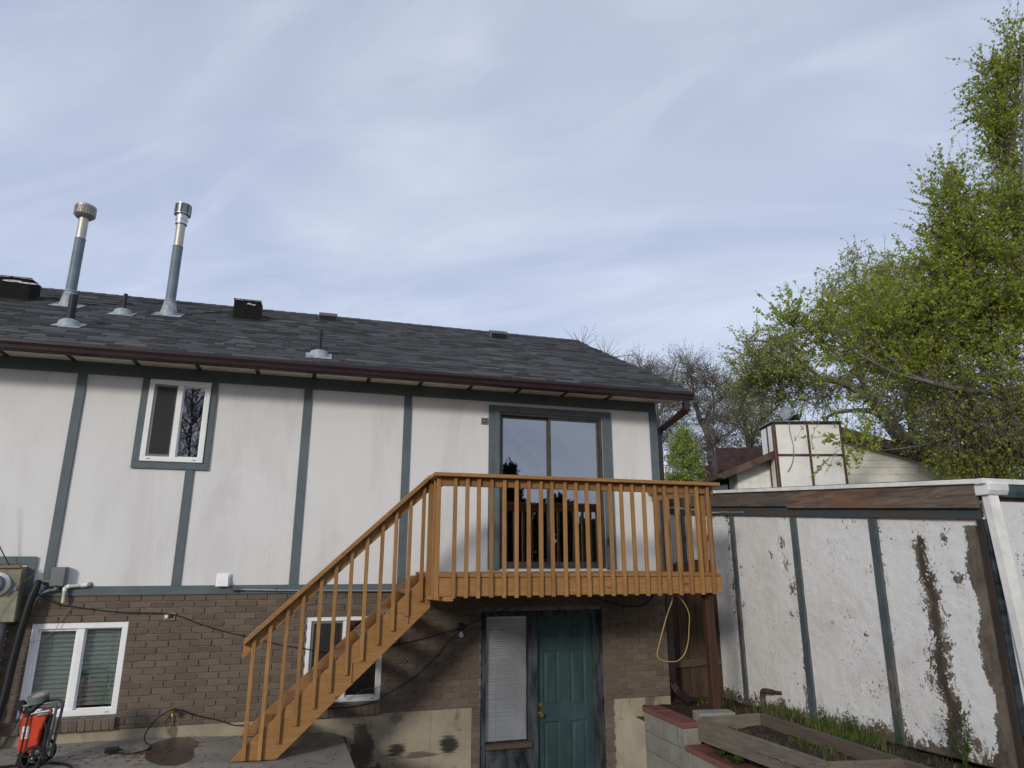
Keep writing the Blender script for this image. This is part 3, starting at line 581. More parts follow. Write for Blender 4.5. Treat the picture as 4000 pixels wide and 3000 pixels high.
# stringers, treads, stair rail
SP = [(2.074, -1.527), (2.198, -1.399), (3.195, -.485), (3.769, .049), (3.821, .097), (3.884, .099), (3.884, -.215), (3.311, -.749), (2.479, -1.535)]
MB().prism(SP, 'y', -1.06, -1.02).build('stringer', DECKS, D, bevel=.003)
MB().prism([(x+(0 if z > -1.5 else 0), min(z+.012, .093) if z > .08 else z) for x, z in SP], 'y', -.10, -.06).build('stringer', DECKS, D, bevel=.003)
for x, z in ((2.262, -1.322), (2.500, -1.100), (2.728, -.890), (2.962, -.675), (3.190, -.466), (3.416, -.258), (3.645, -.046)):
    bx(x, x+.135, -1.019, -.101, z-.038, z).build('tread', TREAD, D, bevel=.004); bx(x+.14, x+.275, -1.019, -.101, z-.038, z).build('tread', TREAD, D, bevel=.004)
rl = lambda x: -.470+.9405*(x-2.10)
rt = MB(); u = Vector((1, 0, .9405)).normalized(); nrm = Vector((-u.z, 0, u.x))
def slope_board(x0, x1, y0, y1, up, dn, name, mat):
    q = [(x0, rl(x0)+up), (x1, rl(x1)+up), (x1, rl(x1)+dn), (x0, rl(x0)+dn)]; return MB().prism(q, 'y', y0, y1).build(name, mat, D, bevel=.004)
slope_board(2.10, 3.828, -1.145, -1.005, .004, -.052, 'rail_cap', DECKR)
slope_board(2.095, 3.85, -1.06, -1.022, -.053, -.180, 'top_rail', DECKR)
for x, z in ((2.19, -1.52), (2.327, -1.524), (2.475, -1.397), (2.622, -1.254), (2.774, -1.112), (2.918, -.978), (3.062, -.825), (3.207, -.699), (3.355, -.558), (3.497, -.428), (3.639, -.290), (3.780, -.147)):
    MB().bar((x, -1.080, z), (x+rn.uniform(-.005, .005), -1.080, rl(x)-.055-.028), .037, .036, (0, 1, 0)).build('baluster', DECKZ, D, bevel=.003)
for x, z0_, z1_ in ((3.118, -.885, -.725), (3.655, -.345, -.19)): MB().tube([(x, -1.068, z0_), (x, -1.068, z1_)], .007, 8).lathe((x, -1.068, z1_-.004), [(.012, 0), (.012, .01)], 8).lathe((x, -1.068, z0_-.01), [(.012, 0), (.012, .01)], 8).build('tie_rod', DECKR, D)

# ------------------------------------------------------------------ on the roof
def roofz(y): return rz(y)+.01
def cone_flash(mb, x, y, r0, r1, h, w_):
    # square skirt lying on the slope, then a cone
    n_ = Vector((0, ny_, nz_)); zz = roofz(y)
    sk = MB(); a = [(-w_, -w_*1.1), (w_, -w_*1.1), (w_, w_*1.0), (-w_, w_*1.0)]
    sk.add([(x+p_, y+q_*dvy+ny_*.008, zz+q_*dvz+nz_*.008) for p_, q_ in a], [(0, 1, 2, 3)]); return sk, zz
def flue(name, label, x, y, zj, z1, r, cap):
    t_ = thing(name, label, 'flue', (x, y, roofz(y)), 'tall metal flue pipes standing on the roof'); sk, zz = cone_flash(None, x, y, 0, 0, 0, .19)
    lean = .012
    sk.build('flashing_plate', LEAD, t_, solid=.004)
    MB().lathe((x, y, zz-.06), [(r*1.75, 0), (r*1.65, .06), (r*1.15, .24), (r*1.12, .25), (r*1.0, .26)], 20).build('flashing_cone', LEAD, t_, smooth=True)
    MB().lathe((x, y, zz+.05), [(r, 0), (r, zj-zz-.06), (r*1.04, zj-zz-.058), (r*1.04, zj-zz-.05)], 24).build('painted_pipe', FLUEP, t_, smooth=True)
    MB().lathe((x, y, zj-.005), [(r*.92, 0), (r*.92, z1-zj+.05)], 24).build('bare_pipe', STEELB, t_, smooth=True)
    if cap == 'round':
        R0 = .14; c_ = MB().lathe((x, y, z1), [(r*1.0, -.015), (R0*.72, -.005), (R0*.98, .03), (R0, .035), (R0*.97, .045)], 32); c_.lathe((x, y, z1+.15), [(R0*.97, 0), (R0*1.0, .012), (R0*.96, .03), (R0*.75, .048), (.02, .058)], 32); c_.lathe((x, y, z1+.04), [(R0*.86, 0), (R0*.86, .12)], 32)
        c_.build('cap', STEELB, t_, smooth=True); f_ = MB()
        for k_ in range(44): a = 2*math.pi*k_/44; c, s_ = math.cos(a), math.sin(a); f_.bar((x+c*R0*.93, y+s_*R0*.93, z1+.035), (x+c*R0*.93, y+s_*R0*.93, z1+.16), .008, .02, (c, s_, 0))
        f_.build('cap_fins', STEELB, t_)
    else:
        R0 = .115; c_ = MB()
        c_.lathe((x, y, z1-.17), [(r*1.0, 0), (r*1.18, .01), (r*1.18, .075), (r*1.24, .078), (r*1.24, .09), (r*1.18, .093), (r*1.18, .15), (R0, .165), (R0, .18)], 28)
        c_.build('cap', CHROME, t_, smooth=True); MB().lathe((x, y, z1+.15), [(R0*1.02, 0), (R0*1.02, .012), (R0*.9, .02), (.02, .022)], 28).build('cap_lid', CHROME, t_, smooth=True); f_ = MB()
        for k_ in range(7): f_.lathe((x, y, z1+.018+.019*k_), [(R0*.90, 0), (R0, .004), (R0, .010), (R0*.90, .014)], 28)
        f_.build('cap_louvres', CHROME, t_, smooth=True); g_ = MB().lathe((x, y, z1), [(R0*.88, 0), (R0*.88, .15)], 24); 
        for k_ in range(8): a = 2*math.pi*k_/8; c, s_ = math.cos(a), math.sin(a); g_.bar((x+c*R0*.99, y+s_*R0*.99, z1), (x+c*R0*.99, y+s_*R0*.99, z1+.15), .012, .008, (c, s_, 0))
        g_.build('cap_core', BLACKR, t_)
    MB().lathe((x, y, zz+.19), [(r*1.22, 0), (r*1.3, .01), (r*1.2, .02)], 20).build('storm_collar', LEAD, t_, smooth=True)
flue('flue_pipe', 'tall flue pipe with wide finned round cap, the left of the two flues', -.86, 1.875, 4.755, 5.095, .069, 'round')
flue('flue_pipe', 'tall flue pipe with shiny new louvred cap, right of the other flue', .42, 1.875, 4.815, 5.34, .070, 'louvre')
def soil_vent(x, y, z1, r, lab):
    t_ = thing('vent_pipe', lab, 'vent pipe', (x, y, roofz(y)), 'short black plumbing vents on the roof'); sk, zz = cone_flash(None, x, y, 0, 0, 0, .15)
    sk.build('flashing_plate', LEAD, t_, solid=.004)
    MB().lathe((x, y, zz-.045), [(.115, 0), (.112, .075), (.095, .10), (.06, .115), (r*1.1, .122)], 20).build('flashing_boot', LEAD, t_, smooth=True)
    MB().lathe((x, y, zz+.03), [(r*1.25, .04), (r*1.2, .055), (r, .06), (r, z1-zz-.03), (r*.8, z1-zz-.03), (r*.8, z1-zz-.06)], 18).build('pipe', BLACKR, t_, smooth=True)
soil_vent(-.296, .346, 3.345, .045, 'thick black vent pipe in front of the left flue')
soil_vent(-.078, 1.547, 3.865, .026, 'thin black vent pipe between the two flues')
soil_vent(2.574, -.279, 2.975, .026, 'thin black vent pipe low on the roof near the gutter')
def tar_box(x, y, w_, lab, seed, tall=.30):
    t_ = thing('roof_vent_box', lab, 'roof vent', (x, y, roofz(y)), 'tarred black box vents on the roof'); rn = random.Random(seed)
    zf = roofz(y-.17); zt_ = zf+tall; x0, x1, y0, y1 = x-w_/2, x+w_/2, y-.17, y+.20
    b_ = MB(); n_ = 7
    fr = [(x0, y0), (x1, y0), (x1, y1), (x0, y1)]; ring0, ring1 = [], []
    for i in range(4):
        a, c = fr[i], fr[(i+1) % 4]
        for j in range(n_):
            p_, q_ = a[0]+(c[0]-a[0])*j/n_, a[1]+(c[1]-a[1])*j/n_; ring0.append((p_, q_, roofz(q_)-.02)); ring1.append((p_+rn.uniform(-.004, .004), q_+rn.uniform(-.004, .004), zt_+(q_-y0)*.10+rn.uniform(-.007, .007)))
    m_ = len(ring0); mid = [tuple(Vector(a)*.5+Vector(c)*.5+Vector((rn.uniform(-.004, .004), rn.uniform(-.004, .004), 0))) for a, c in zip(ring0, ring1)]
    b_.add(ring0+mid+ring1, [(i, (i+1) % m_, m_+(i+1) % m_, m_+i) for i in range(m_)]+[(m_+i, m_+(i+1) % m_, 2*m_+(i+1) % m_, 2*m_+i) for i in range(m_)]+[tuple(range(2*m_, 3*m_))])
    o = b_.build('box', TAR, t_); at_ = o.data.attributes.new('torn', 'FLOAT', 'POINT'); at_.data.foreach_set('value', [0.0]*m_+[.15]*m_+[.62]*m_)
    MB().prism([(x0-.012, zt_-.012), (x1+.012, zt_-.005), (x1+.012, zt_+.008), (x0-.012, zt_+.006)], 'y', y0-.014, y0+.0).build('lid_edge', TAR, t_)
    SV = bpy.data.materials.get('torn_silver_edge') or simple('torn_silver_edge', (.62, .61, .60), .5, .5, var=.3, scale=20, bump=.2)
    for (sx_, sz_, sw_, sh_) in ((.05, tall-.07, .13 if seed == 3 else .055, .022 if seed == 3 else .014), (-.12, tall-.012, .05, .006), (.10, tall-.008, .09, .005)):
        pp_ = blob(x+sx_, zf+sz_, sw_, sh_, 0, 22, .5, seed+int(sw_*100)); MB().add([(a, y0-.017-.002*(k2 % 2), c) for k2, (a, c) in enumerate(pp_)], [tuple(range(22))]).build('torn_patch', SV, t_, solid=.002)
    n2 = 26; p_ = blob(x, y-.02, w_*.72, .31, 0, n2, .06, seed+3); MB().add([(a, c, roofz(c)+.014) for a, c in p_]+[(a, c, roofz(c)-.01) for a, c in p_], [tuple(range(n2))]+[(i+n2, (i+1) % n2+n2, (i+1) % n2, i) for i in range(n2)]).build('tar_skirt', TARS, t_)
tar_box(-1.59, 2.12, .40, 'black tarred box vent with torn silver top at the left edge of the roof', 3, .33); tar_box(1.45, 2.26, .385, 'lone black tarred box vent right of the shiny capped flue', 4, .32)
tar_box(-2.19, 2.12, .40, 'black tarred box vent cut off by the left edge of the photo', 9, .33)
def louvre_vent(x, y, lab):
    t_ = thing('roof_louvre_vent', lab, 'roof vent', (x, y, roofz(y)), 'low taupe louvre vents near the ridge'); z = roofz(y)
    MB().add([(x-.15, y-.01, z+.085), (x+.15, y-.01, z+.085), (x+.15, y+.20, z+.20), (x-.15, y+.20, z+.20), (x-.15, y-.01, z+.14), (x+.15, y-.01, z+.14), (x+.14, y+.20, z+.215), (x-.14, y+.20, z+.215)], [(0,3,2,1),(4,5,6,7),(0,1,5,4),(1,2,6,5),(2,3,7,6),(3,0,4,7)]).build('hood', LOUV, t_, bevel=.006)
    g_ = MB()
    for k_ in range(15): xx = x-.14+.02*k_; g_.box(xx-.003, xx+.003, y-.004, y+.004, z-.01, z+.09)
    g_.box(x-.145, x+.145, y+.006, y+.012, z-.01, z+.09).build('grille', BLACKR, t_); bx(x-.15, x-.143, y-.006, y+.19, z-.0, z+.10).box(x+.143, x+.15, y-.006, y+.19, z-.0, z+.10).build('side', LOUV, t_)
louvre_vent(2.66, 2.80, 'low taupe louvred roof vent nearer the black box vent'); louvre_vent(5.64, 2.66, 'low taupe louvred roof vent nearer the right end of the ridge')

# ------------------------------------------------------------------ on the wall
def curve(pts, n=8):
    pts = [Vector(p) for p in pts]; o_ = []
    for i in range(len(pts)-1):
        p0, p1, p2, p3 = pts[max(i-1, 0)], pts[i], pts[i+1], pts[min(i+2, len(pts)-1)]
        for j in range(n): t_ = j/n; o_.append(.5*((2*p1)+(p2-p0)*t_+(2*p0-5*p1+4*p2-p3)*t_*t_+(3*p1-p0-3*p2+p3)*t_**3))
    return o_+[pts[-1]]
def cable(name, label, cat, pts, r, mat, group=None, n=8, sides=6):
    o = MB().tube(curve(pts, n), r, sides).build(name, mat, None, smooth=2); return tag(o, label, cat, group)
t_ = thing('meter_panel', 'weathered olive electric meter panel with round glass meter at the left edge', 'meter', (-.45, -.1, 0))
MB().add([(-.95, -.20, -.33), (-.125, -.20, -.33), (-.125, -.029, -.33), (-.95, -.029, -.33), (-.95, -.17, .20), (-.145, -.17, .20), (-.145, -.029, .20), (-.95, -.029, .20)], [(0,3,2,1),(4,5,6,7),(0,1,5,4),(1,2,6,5),(2,3,7,6),(3,0,4,7)]).build('cabinet', OLIVE, t_, bevel=.006)
bx(-.97, -.155, -.20, -.16, .186, .214).build('hood', wood('bare_wood_strip', (.30, .19, .10), (.2, .13, .07), (.1, .06, .03), 0), t_, bevel=.003)
MB().lathe((-.33, -.18, .03), [(.115, 0), (.115, .02), (.105, .028), (.098, .05), (.092, .055)], 28, (0, -1, 0)).build('meter_ring', WHITEP, t_, smooth=True)
MB().lathe((-.33, -.235, .03), [(.09, 0), (.088, .04), (.07, .06), (.02, .066)], 28, (0, -1, 0)).build('meter_dome', GREYBOX, t_, smooth=True)
bx(-.38, -.30, -.306, -.298, .025, .055).build('dial', BLACKR, t_); bx(-.172, -.150, -.215, -.204, -.03, .01).build('seal_tag', simple('blue_tag', (.2, .24, .45), .5), t_)
MB().tube([(-.255, -.12, -.33), (-.27, -.12, -.7), (-.285, -.12, -1.5)], .055, 14).build('conduit', GALV, t_, smooth=True)
t_ = thing('junction_box', 'grey sheet metal junction box on the blue batten beside the left window', 'electrical box', (.16, -.07, .1))
bx(.100, .226, -.118, -.001-.019, .006, .192).build('cover', GREYBOX, t_, bevel=.004); bx(.108, .232, -.095, -.0195, .0, .196).build('case', GREYBOX, t_, bevel=.003); bx(.145, .18, -.124, -.118, .004, .014).build('latch', BLACKR, t_)
MB().prism([(.118, .131), (.155, .131), (.155, .136), (.165, .129), (.155, .122), (.155, .127), (.118, .127)], 'y', -.1195, -.1181).build('embossed_arrow', GREYBOX, t_)
MB().tube(curve([(.155, -.07, .0), (.15, -.07, -.03), (.10, -.075, -.035), (.02, -.09, -.08), (-.02, -.10, -.17), (-.035, -.10, -.25)], 6), .014, 10).lathe((.155, -.07, -.02), [(.022, 0), (.022, .025)], 12).build('conduit', WIREG, t_, smooth=True)
MB().tube(curve([(.10, -.05, .045), (.03, -.06, .055), (-.01, -.07, .06), (-.022, -.08, .045)], 5), .017, 10).build('conduit', OLIVE, t_, smooth=True)
o = MB().tube(curve([(-.00, -.105, .055), (-.005, -.12, .02), (-.04, -.13, -.15), (-.075, -.13, -.45), (-.10, -.13, -.75), (-.115, -.14, -1.05), (-.16, -.16, -1.30), (-.25, -.2, -1.49)], 5), [.026+.012*min(1, i/8) for i in range(36)], 12).build('service_pipe', BLACKR, None, smooth=2)
tag(o, 'thick black wrapped service pipe running down the brick left of the basement window', 'pipe')
t_ = thing('drain_pipe', 'short cream plastic drain pipe elbowed out of the white siding', 'pipe', (.34, -.05, 0))
MB().tube(curve([(.44, -.001, .014), (.43, -.05, .014), (.40, -.065, .012), (.25, -.07, .0), (.236, -.072, -.012), (.236, -.072, -.16)], 6), .0165, 12).build('pipe', PVC, t_, smooth=True)
MB().lathe((.44, 0, .014), [(.03, 0), (.03, .006), (.024, .012)], 16, (0, -1, 0)).build('wall_seal', GREYBOX, t_); MB().tube(curve([(.275, -.07, .003), (.245, -.071, -.001), (.236, -.072, -.015), (.236, -.072, -.045)], 4), .0215, 12).tube([(.375, -.067, .010), (.43, -.056, .0145)], .0215, 12).build('fitting', WHITEV, t_, smooth=True)
t_ = thing('dryer_vent', 'small white square dryer vent hood on the blue band', 'vent', (1.745, -.03, .05))
MB().add([(1.682, -.09, -.012), (1.806, -.09, -.012), (1.806, -.021, -.012), (1.682, -.021, -.012), (1.692, -.035, .118), (1.798, -.035, .118), (1.798, -.021, .118), (1.692, -.021, .118)], [(0,3,2,1),(4,5,6,7),(0,1,5,4),(1,2,6,5),(2,3,7,6),(3,0,4,7)]).build('hood', WHITEV, t_, bevel=.004); bx(1.672, 1.816, -.030, -.0265, -.018, .126).build('flange', WHITEV, t_, bevel=.002)
t_ = thing('conduit_run', 'long thin silver conduit along the blue band behind the stair rail', 'conduit', (2.7, -.05, -.07))
MB().tube([(1.94, -.048, -.048), (2.3, -.048, -.060), (3.86, -.048, -.085)], .0105, 10).build('tube', CHROME, t_, smooth=True); MB().lathe((1.85, -.048, -.046), [(.01, 0), (.022, .01), (.022, .05), (.012, .075), (.015, .09), (.015, .11)], 12, (1, 0, -.04)).build('fitting', GALV, t_, smooth=True)
for x in (2.31, 2.95): MB().lathe((x, -.048, -.061-(x-2.31)*.015), [(.0135, -.008), (.0135, .008)], 10, (1, 0, 0)).box(x-.006, x+.006, -.05, -.027, -.052-(x-2.31)*.015, -.03-(x-2.31)*.015).build('strap', GALV, t_)
t_ = thing('wall_outlet', 'weathered outdoor socket plate on the brick between the basement windows', 'outlet', (1.25, -.02, -.32))
bx(1.19, 1.305, -.026, -.0145, -.358, -.283).build('plate', OLIVE, t_, bevel=.003); bx(1.205, 1.238, -.048, -.026, -.335, -.300).build('adapter', WHITEP, t_, bevel=.003); MB().lathe((1.270, -.026, -.318), [(.020, 0), (.020, .004)], 14, (0, -1, 0)).build('socket', BLACKR, t_)
t_ = thing('garden_tap', 'old brass garden tap low on the brick right of the blinds window', 'tap', (1.40, -.06, -1.27))
MB().tube([(1.405, -.01, -1.25), (1.405, -.08, -1.25)], .014, 10).tube(curve([(1.405, -.07, -1.25), (1.405, -.095, -1.262), (1.405, -.105, -1.29)], 4), .013, 10).build('body', BRASS, t_, smooth=True)
wh = MB()
for k_ in range(8): a = 2*math.pi*k_/8; wh.lathe((1.395+.022*math.cos(a), -.108, -1.262+.022*math.sin(a)), [(.008, -.004), (.008, .006)], 8, (0, -1, 0))
wh.lathe((1.395, -.105, -1.262), [(.020, -.003), (.020, .005)], 14, (0, -1, 0)).build('handwheel', BRASS, t_); bx(1.412, 1.420, -.02, -.0135, -1.40, -1.30).build('drip_line', BLACKR, t_)
t_ = thing('bare_bulb_light', 'black porcelain lamp holder with a bare white bulb under the deck', 'light', (4.44, -.06, -.52))
MB().lathe((4.44, -.014, -.505), [(.05, 0), (.052, .02), (.03, .035), (.03, .06)], 16, (0, -1, 0)).lathe((4.443, -.055, -.528), [(.026, .03), (.026, -.018), (.02, -.022)], 14).build('holder', BLACKR, t_, smooth=True)
MB().lathe((4.443, -.055, -.55), [(.013, 0), (.015, -.012), (.028, -.035), (.030, -.048), (.024, -.064), (.008, -.073)], 16).build('bulb', BULB, t_, smooth=True)
t_ = thing('light_box', 'small grey square electrical box without lamp beside the patio door', 'electrical box', (4.715, -.01, 2.03))
MB().wall(4.668, 4.763, 1.983, 2.072, [(4.69, 4.742, 2.004, 2.052)], y=-.006).build('plate', GALV, t_, solid=.004); bx(4.672, 4.759, -.004, -.001, 1.987, 2.068).build('cavity', BLACKR, t_); MB().lathe((4.716, -.004, 2.028), [(.02, 0), (.016, .008), (.006, .012)], 10, (0, -1, 0)).build('knob', OLIVE, t_)
yc = -.03
cable('cable', 'black cable looping from the upper left across the brick to the stairs', 'cable', [(-.62, -.35, .95), (-.436, -.20, .52), (-.328, -.12, .287), (-.217, -.12, .135), (-.058, -.14, -.016), (.164, -.06, -.163), (.320, yc, -.200), (.752, yc, -.263), (1.26, -.055, -.292), (1.574, yc, -.408), (1.875, yc, -.501), (2.086, yc, -.550), (2.367, yc, -.630), (2.679, yc, -.69), (3.1, yc, -.76), (3.55, yc, -.70), (4.0, yc, -.62), (4.41, -.05, -.515)], .0055, BLACKR)
cable('cable', 'black cable rising from the bare bulb to the underside of the deck', 'cable', [(4.46, -.05, -.50), (4.75, yc, -.40), (5.1, yc-.03, -.28), (5.45, -.06, -.17), (5.6, -.2, -.10)], .0045, BLACKR)
cable('cable', 'black cable sagging from the bare bulb down across the brick', 'cable', [(4.42, -.05, -.53), (4.30, yc, -.66), (4.10, yc, -.88), (3.86, yc, -1.06), (3.6, yc-.02, -1.19), (3.45, -.075, -1.27), (3.2, -.08, -1.30), (2.95, -.08, -1.31)], .005, BLACKR)
cable('cable', 'thin pale wire hanging across the stair window', 'cable', [(3.85, yc, -.80), (3.70, yc, -.96), (3.50, yc, -1.12), (3.35, yc, -1.14), (3.16, yc, -1.24)], .0028, WIREG)
cable('cable', 'thin pale wire dangling in front of the left basement window', 'cable', [(.30, -.03, -.21), (.27, -.03, -.27), (.225, -.04, -.35), (.20, -.04, -.42), (.12, -.045, -.50), (.02, -.04, -.535), (-.12, -.09, -.56)], .003, WIREG)
cable('cable', 'thin brown wire crossing the meter panel diagonally', 'cable', [(.00, -.10, .17), (-.10, -.20, .06), (-.22, -.25, -.08), (-.28, -.25, -.25), (-.30, -.25, -.5)], .0025, BRASS)
cable('cable', 'black cable from the socket strip up over the garden tap', 'cable', [(1.02, -.55, -1.49), (1.13, -.62, -1.497), (1.26, -.56, -1.495), (1.30, -.42, -1.49), (1.22, -.34, -1.46), (1.20, -.22, -1.40), (1.27, -.10, -1.30), (1.38, -.07, -1.235), (1.45, -.06, -1.235), (1.6, -.04, -1.30), (1.85, yc, -1.37), (2.0, -.05, -1.42), (2.14, -.07, -1.42)], .0065, BLACKR)
cable('cable', 'thin grey wire lying loose on the patio against the wall', 'cable', [(1.55, -.10, -1.502), (1.62, -.03, -1.50), (1.75, -.12, -1.512), (1.9, -.06, -1.52), (2.02, -.10, -1.52), (1.9, -.18, -1.52), (1.72, -.23, -1.512), (1.66, -.16, -1.51)], .004, WIREG)
cable('cable', 'black wires bunched under the right end of the deck', 'cable', [(6.0, -.08, -.13), (6.3, -.10, -.24), (6.6, -.10, -.30), (6.85, -.10, -.28), (7.0, -.1, -.14)], .010, BLACKR)
cable('cable', 'yellow extension cord hanging in a loop from the deck', 'cord', [(6.59, -1.30, -.09), (6.70, -1.32, -.18), (6.765, -1.32, -.32), (6.765, -1.3, -.46), (6.745, -1.30, -.60), (6.69, -1.3, -.73), (6.60, -1.30, -.80), (6.50, -1.30, -.805), (6.40, -1.30, -.787), (6.352, -1.30, -.735), (6.375, -1.30, -.65), (6.43, -1.30, -.50), (6.51, -1.30, -.30), (6.57, -1.30, -.18), (6.585, -1.3, -.09)], .0058, YELLOW, sides=8)
# grey pipe bent over the corner between house and shed
cable('bent_conduit', 'grey pipe rising by the house corner and bending over to the shed', 'conduit', [(7.30, .12, -.2), (7.30, .12, .75), (7.33, .12, .92), (7.42, .13, .98), (7.7, .14, .97), (8.1, .14, .93), (8.17, -.10, .92), (8.17, -.5, .89)], .013, WIREG)
# ------------------------------------------------------------------ shed on the right
S = thing('shed', 'long shed with badly peeling white stucco, blue-grey battens and a weathered beam', 'shed', (8.2, -3.8, -1.5))
SXW, SY0, SY1 = 8.2, -3.86, 3.4
ztop = lambda y: .602+(y+3.79)*.0742         # underside of the frieze along the sloping roof
def zbot(y): return -1.43-(y+2.6)*.038 if y > -2.6 else -1.43+(-2.6-y)*.05
# a grid sheet carrying the shape of the paint loss
mb = MB(); nY, nZ = 360, 130; peel = []; dark = []
def colx(z):   # the long ragged streak, y of its centre at height z
    P = [(.7, -3.12), (.52, -3.14), (.35, -3.165), (.12, -3.18), (-.08, -3.215), (-.30, -3.21), (-.53, -3.19), (-.83, -3.19), (-1.02, -3.27), (-1.25, -3.20), (-1.6, -3.2)]
    for (a, b_), (c, d) in zip(P, P[1:]):
        if z >= c: return b_+(d-b_)*((a-z)/(a-c)) if z <= a else b_
    return P[-1][1]
nz3 = mathutils.noise.noise
for j in range(nY):
    y = SY1+(SY0-SY1)*(j/(nY-1))**.8 if False else SY1+(SY0-SY1)*j/(nY-1)
    for k_ in range(nZ):
        z0_, z1_ = zbot(y)-.02, ztop(y)+.02; z = z0_+(z1_-z0_)*k_/(nZ-1)
        mb.v.append((SXW+.004*nz3(Vector((y*9, z*9, 1))), y, z))
        p_ = 0.0; hgt = z-zbot(y)
        w0 = .060+.05*max(0, min(1, (.5-z)/1.2)) ; d = abs(y-colx(z)+.03*nz3(Vector((y*5, z*6, 7)))); fade = max(0, min(1, (.56-z)/.12))
        p_ = max(p_, (1-d/(w0*2.3))*.52*fade+.0); dark.append(max(0, 1-d/(w0*1.1))*fade)
        e = (y+3.63-.06*nz3(Vector((z*4, 2, 1)))-.02*math.sin(z*9)); p_ = max(p_, .60*max(0, min(1, .5-e/.07)) if z < .56 else 0)
        p_ = max(p_, (.46-hgt*1.7)*(1.0+.6*nz3(Vector((y*2.2, 0, 3)))))
        for yb_ in (-.13, -1.35, -2.61):      # paint gone beside the battens
            p_ = max(p_, (.42-abs(y-yb_+.045*(1 if yb_ < -1 else -1))*2.6)*(.55+.9*nz3(Vector((y, z*2.3, yb_*5)))))
        for (py_, pz_, pr_) in ((-1.18, .45, .10), (-1.22, .20, .09), (-.95, .33, .07), (-1.27, -.05, .08), (-1.2, -.35, .07), (-.30, .1, .09), (-.28, -.3, .08), (-2.35, -.5, .05), (-3.45, .45, .08), (-3.5, .1, .10), (-1.9, -.4, .05)):
            p_ = max(p_, .40-.30*math.hypot((y-py_)/pr_, (z-pz_)/(pr_*1.4)))
        if -1.62 < y < -1.38 and z < -.75: p_ = max(p_, .42-abs(y+1.44)*2.4-abs(z+1.05)*.6)
        peel.append(max(0, min(.65, p_)))
for j in range(nY-1):
    for k_ in range(nZ-1): a = j*nZ+k_; mb.f.append((a, a+nZ, a+nZ+1, a+1))
m = Mat('peeling_stucco', .8, .2); at_ = m.attr('peel')
nA = m.noise(8, 9, .75, 1.0, stretch=(1, 1, .7)); nB = m.noise(30, 6, .7, .8); nC = m.noise(2.2, 4, .6, .4)
sc_ = m.math('ADD', m.math('MULTIPLY', nA, .60), m.math('MULTIPLY', nB, .40)); sc_ = m.math('ADD', m.math('MULTIPLY', m.math('SUBTRACT', sc_, .5), 2.3), .5); sc_ = m.math('ADD', sc_, at_); sc_ = m.math('ADD', sc_, m.math('MULTIPLY', m.math('SUBTRACT', nC, .5), .16))
fl = m.ramp(m.math('ADD', m.noise(42, 5, .75, .6, stretch=(1, 1, .6)), m.math('MULTIPLY', m.noise(2.6, 4, .6, .5), .35)), .805, .825); k_ = m.math('MAXIMUM', m.ramp(sc_, .80, .82), fl)
bare = m.mix(m.ramp(m.noise(7, 7, .7, .6, stretch=(1, 1, .5)), .35, .65), (.19, .16, .125), (.10, .08, .063)); bare = m.mix(m.ramp(m.math('ADD', m.attr('dark'), m.math('MULTIPLY', m.math('SUBTRACT', m.noise(6, 5, .7, .5, stretch=(1, 1, .6)), .5), 2.4)), .35, .85, 0, .8), bare, (.055, .040, .030))
wht = m.mix(m.ramp(m.noise(1.4, 5, .65, .8), .45, .75, 0, .6), (.77, .765, .75), (.64, .615, .56)); wht = m.mix(m.ramp(nC, .50, .8, 0, .45), wht, (.56, .53, .48))
m.color(m.mix(k_, wht, bare))
v1 = m.t.nodes.new('ShaderNodeTexVoronoi'); v1.feature = 'DISTANCE_TO_EDGE'; v1.inputs['Scale'].default_value = 4.2; mpn = m.noise(3.2, 4, .6)
wv_ = m.t.nodes.new('ShaderNodeVectorMath'); wv_.operation = 'ADD'; ns = m.t.nodes.new('ShaderNodeTexNoise'); ns.inputs['Scale'].default_value = 3.5; ns.inputs['Detail'].default_value = 5; m.L(m.vec(), ns.inputs[0]); s2 = m.t.nodes.new('ShaderNodeVectorMath'); s2.operation = 'SCALE'; s2.inputs['Scale'].default_value = .55
m.L(ns.outputs[1], s2.inputs[0]); m.L(m.vec(), wv_.inputs[0]); m.L(s2.outputs[0], wv_.inputs[1]); m.L(wv_.outputs[0], v1.inputs['Vector'])
ridge = m.math('MULTIPLY', m.ramp(v1.outputs[0], .0, .035, 1, 0), m.ramp(m.noise(2.7, 3, .6), .48, .6)); m.bump(ridge, .28, .01); m.bump(m.noise(11, 6, .62, 1.0), .55, .016); m.bump(k_, -.8, .006)
PEEL = m.m
o = mb.build('side_wall', PEEL, S, smooth=2, solid=.06); o.data.attributes.new('peel', 'FLOAT', 'POINT').data.foreach_set('value', peel); o.data.attributes.new('dark', 'FLOAT', 'POINT').data.foreach_set('value', dark)
fw = MB(); fp = []; nX = 120
for j in range(nX):
    x = SXW+.02+4.8*j/(nX-1)
    for k_ in range(80): z = -1.5+2.25*k_/79; fw.v.append((x, SY0+.003, z)); fp.append(max(0, .18*nz3(Vector((x*1.6, z*1.3, 9)))+.05))
for j in range(nX-1):
    for k_ in range(79): a = j*80+k_; fw.f.append((a, a+1, a+81, a+80)[::-1])
o = fw.build('front_wall', PEEL, S, smooth=2, solid=-.06); o.data.attributes.new('peel', 'FLOAT', 'POINT').data.foreach_set('value', fp)
MB().box(SXW+.07, 13, SY1-.1, SY1, -1.6, 1.3).box(12.9, 13, SY0+.1, SY1-.1, -1.6, .85).build('rear_wall', FENCE, S)
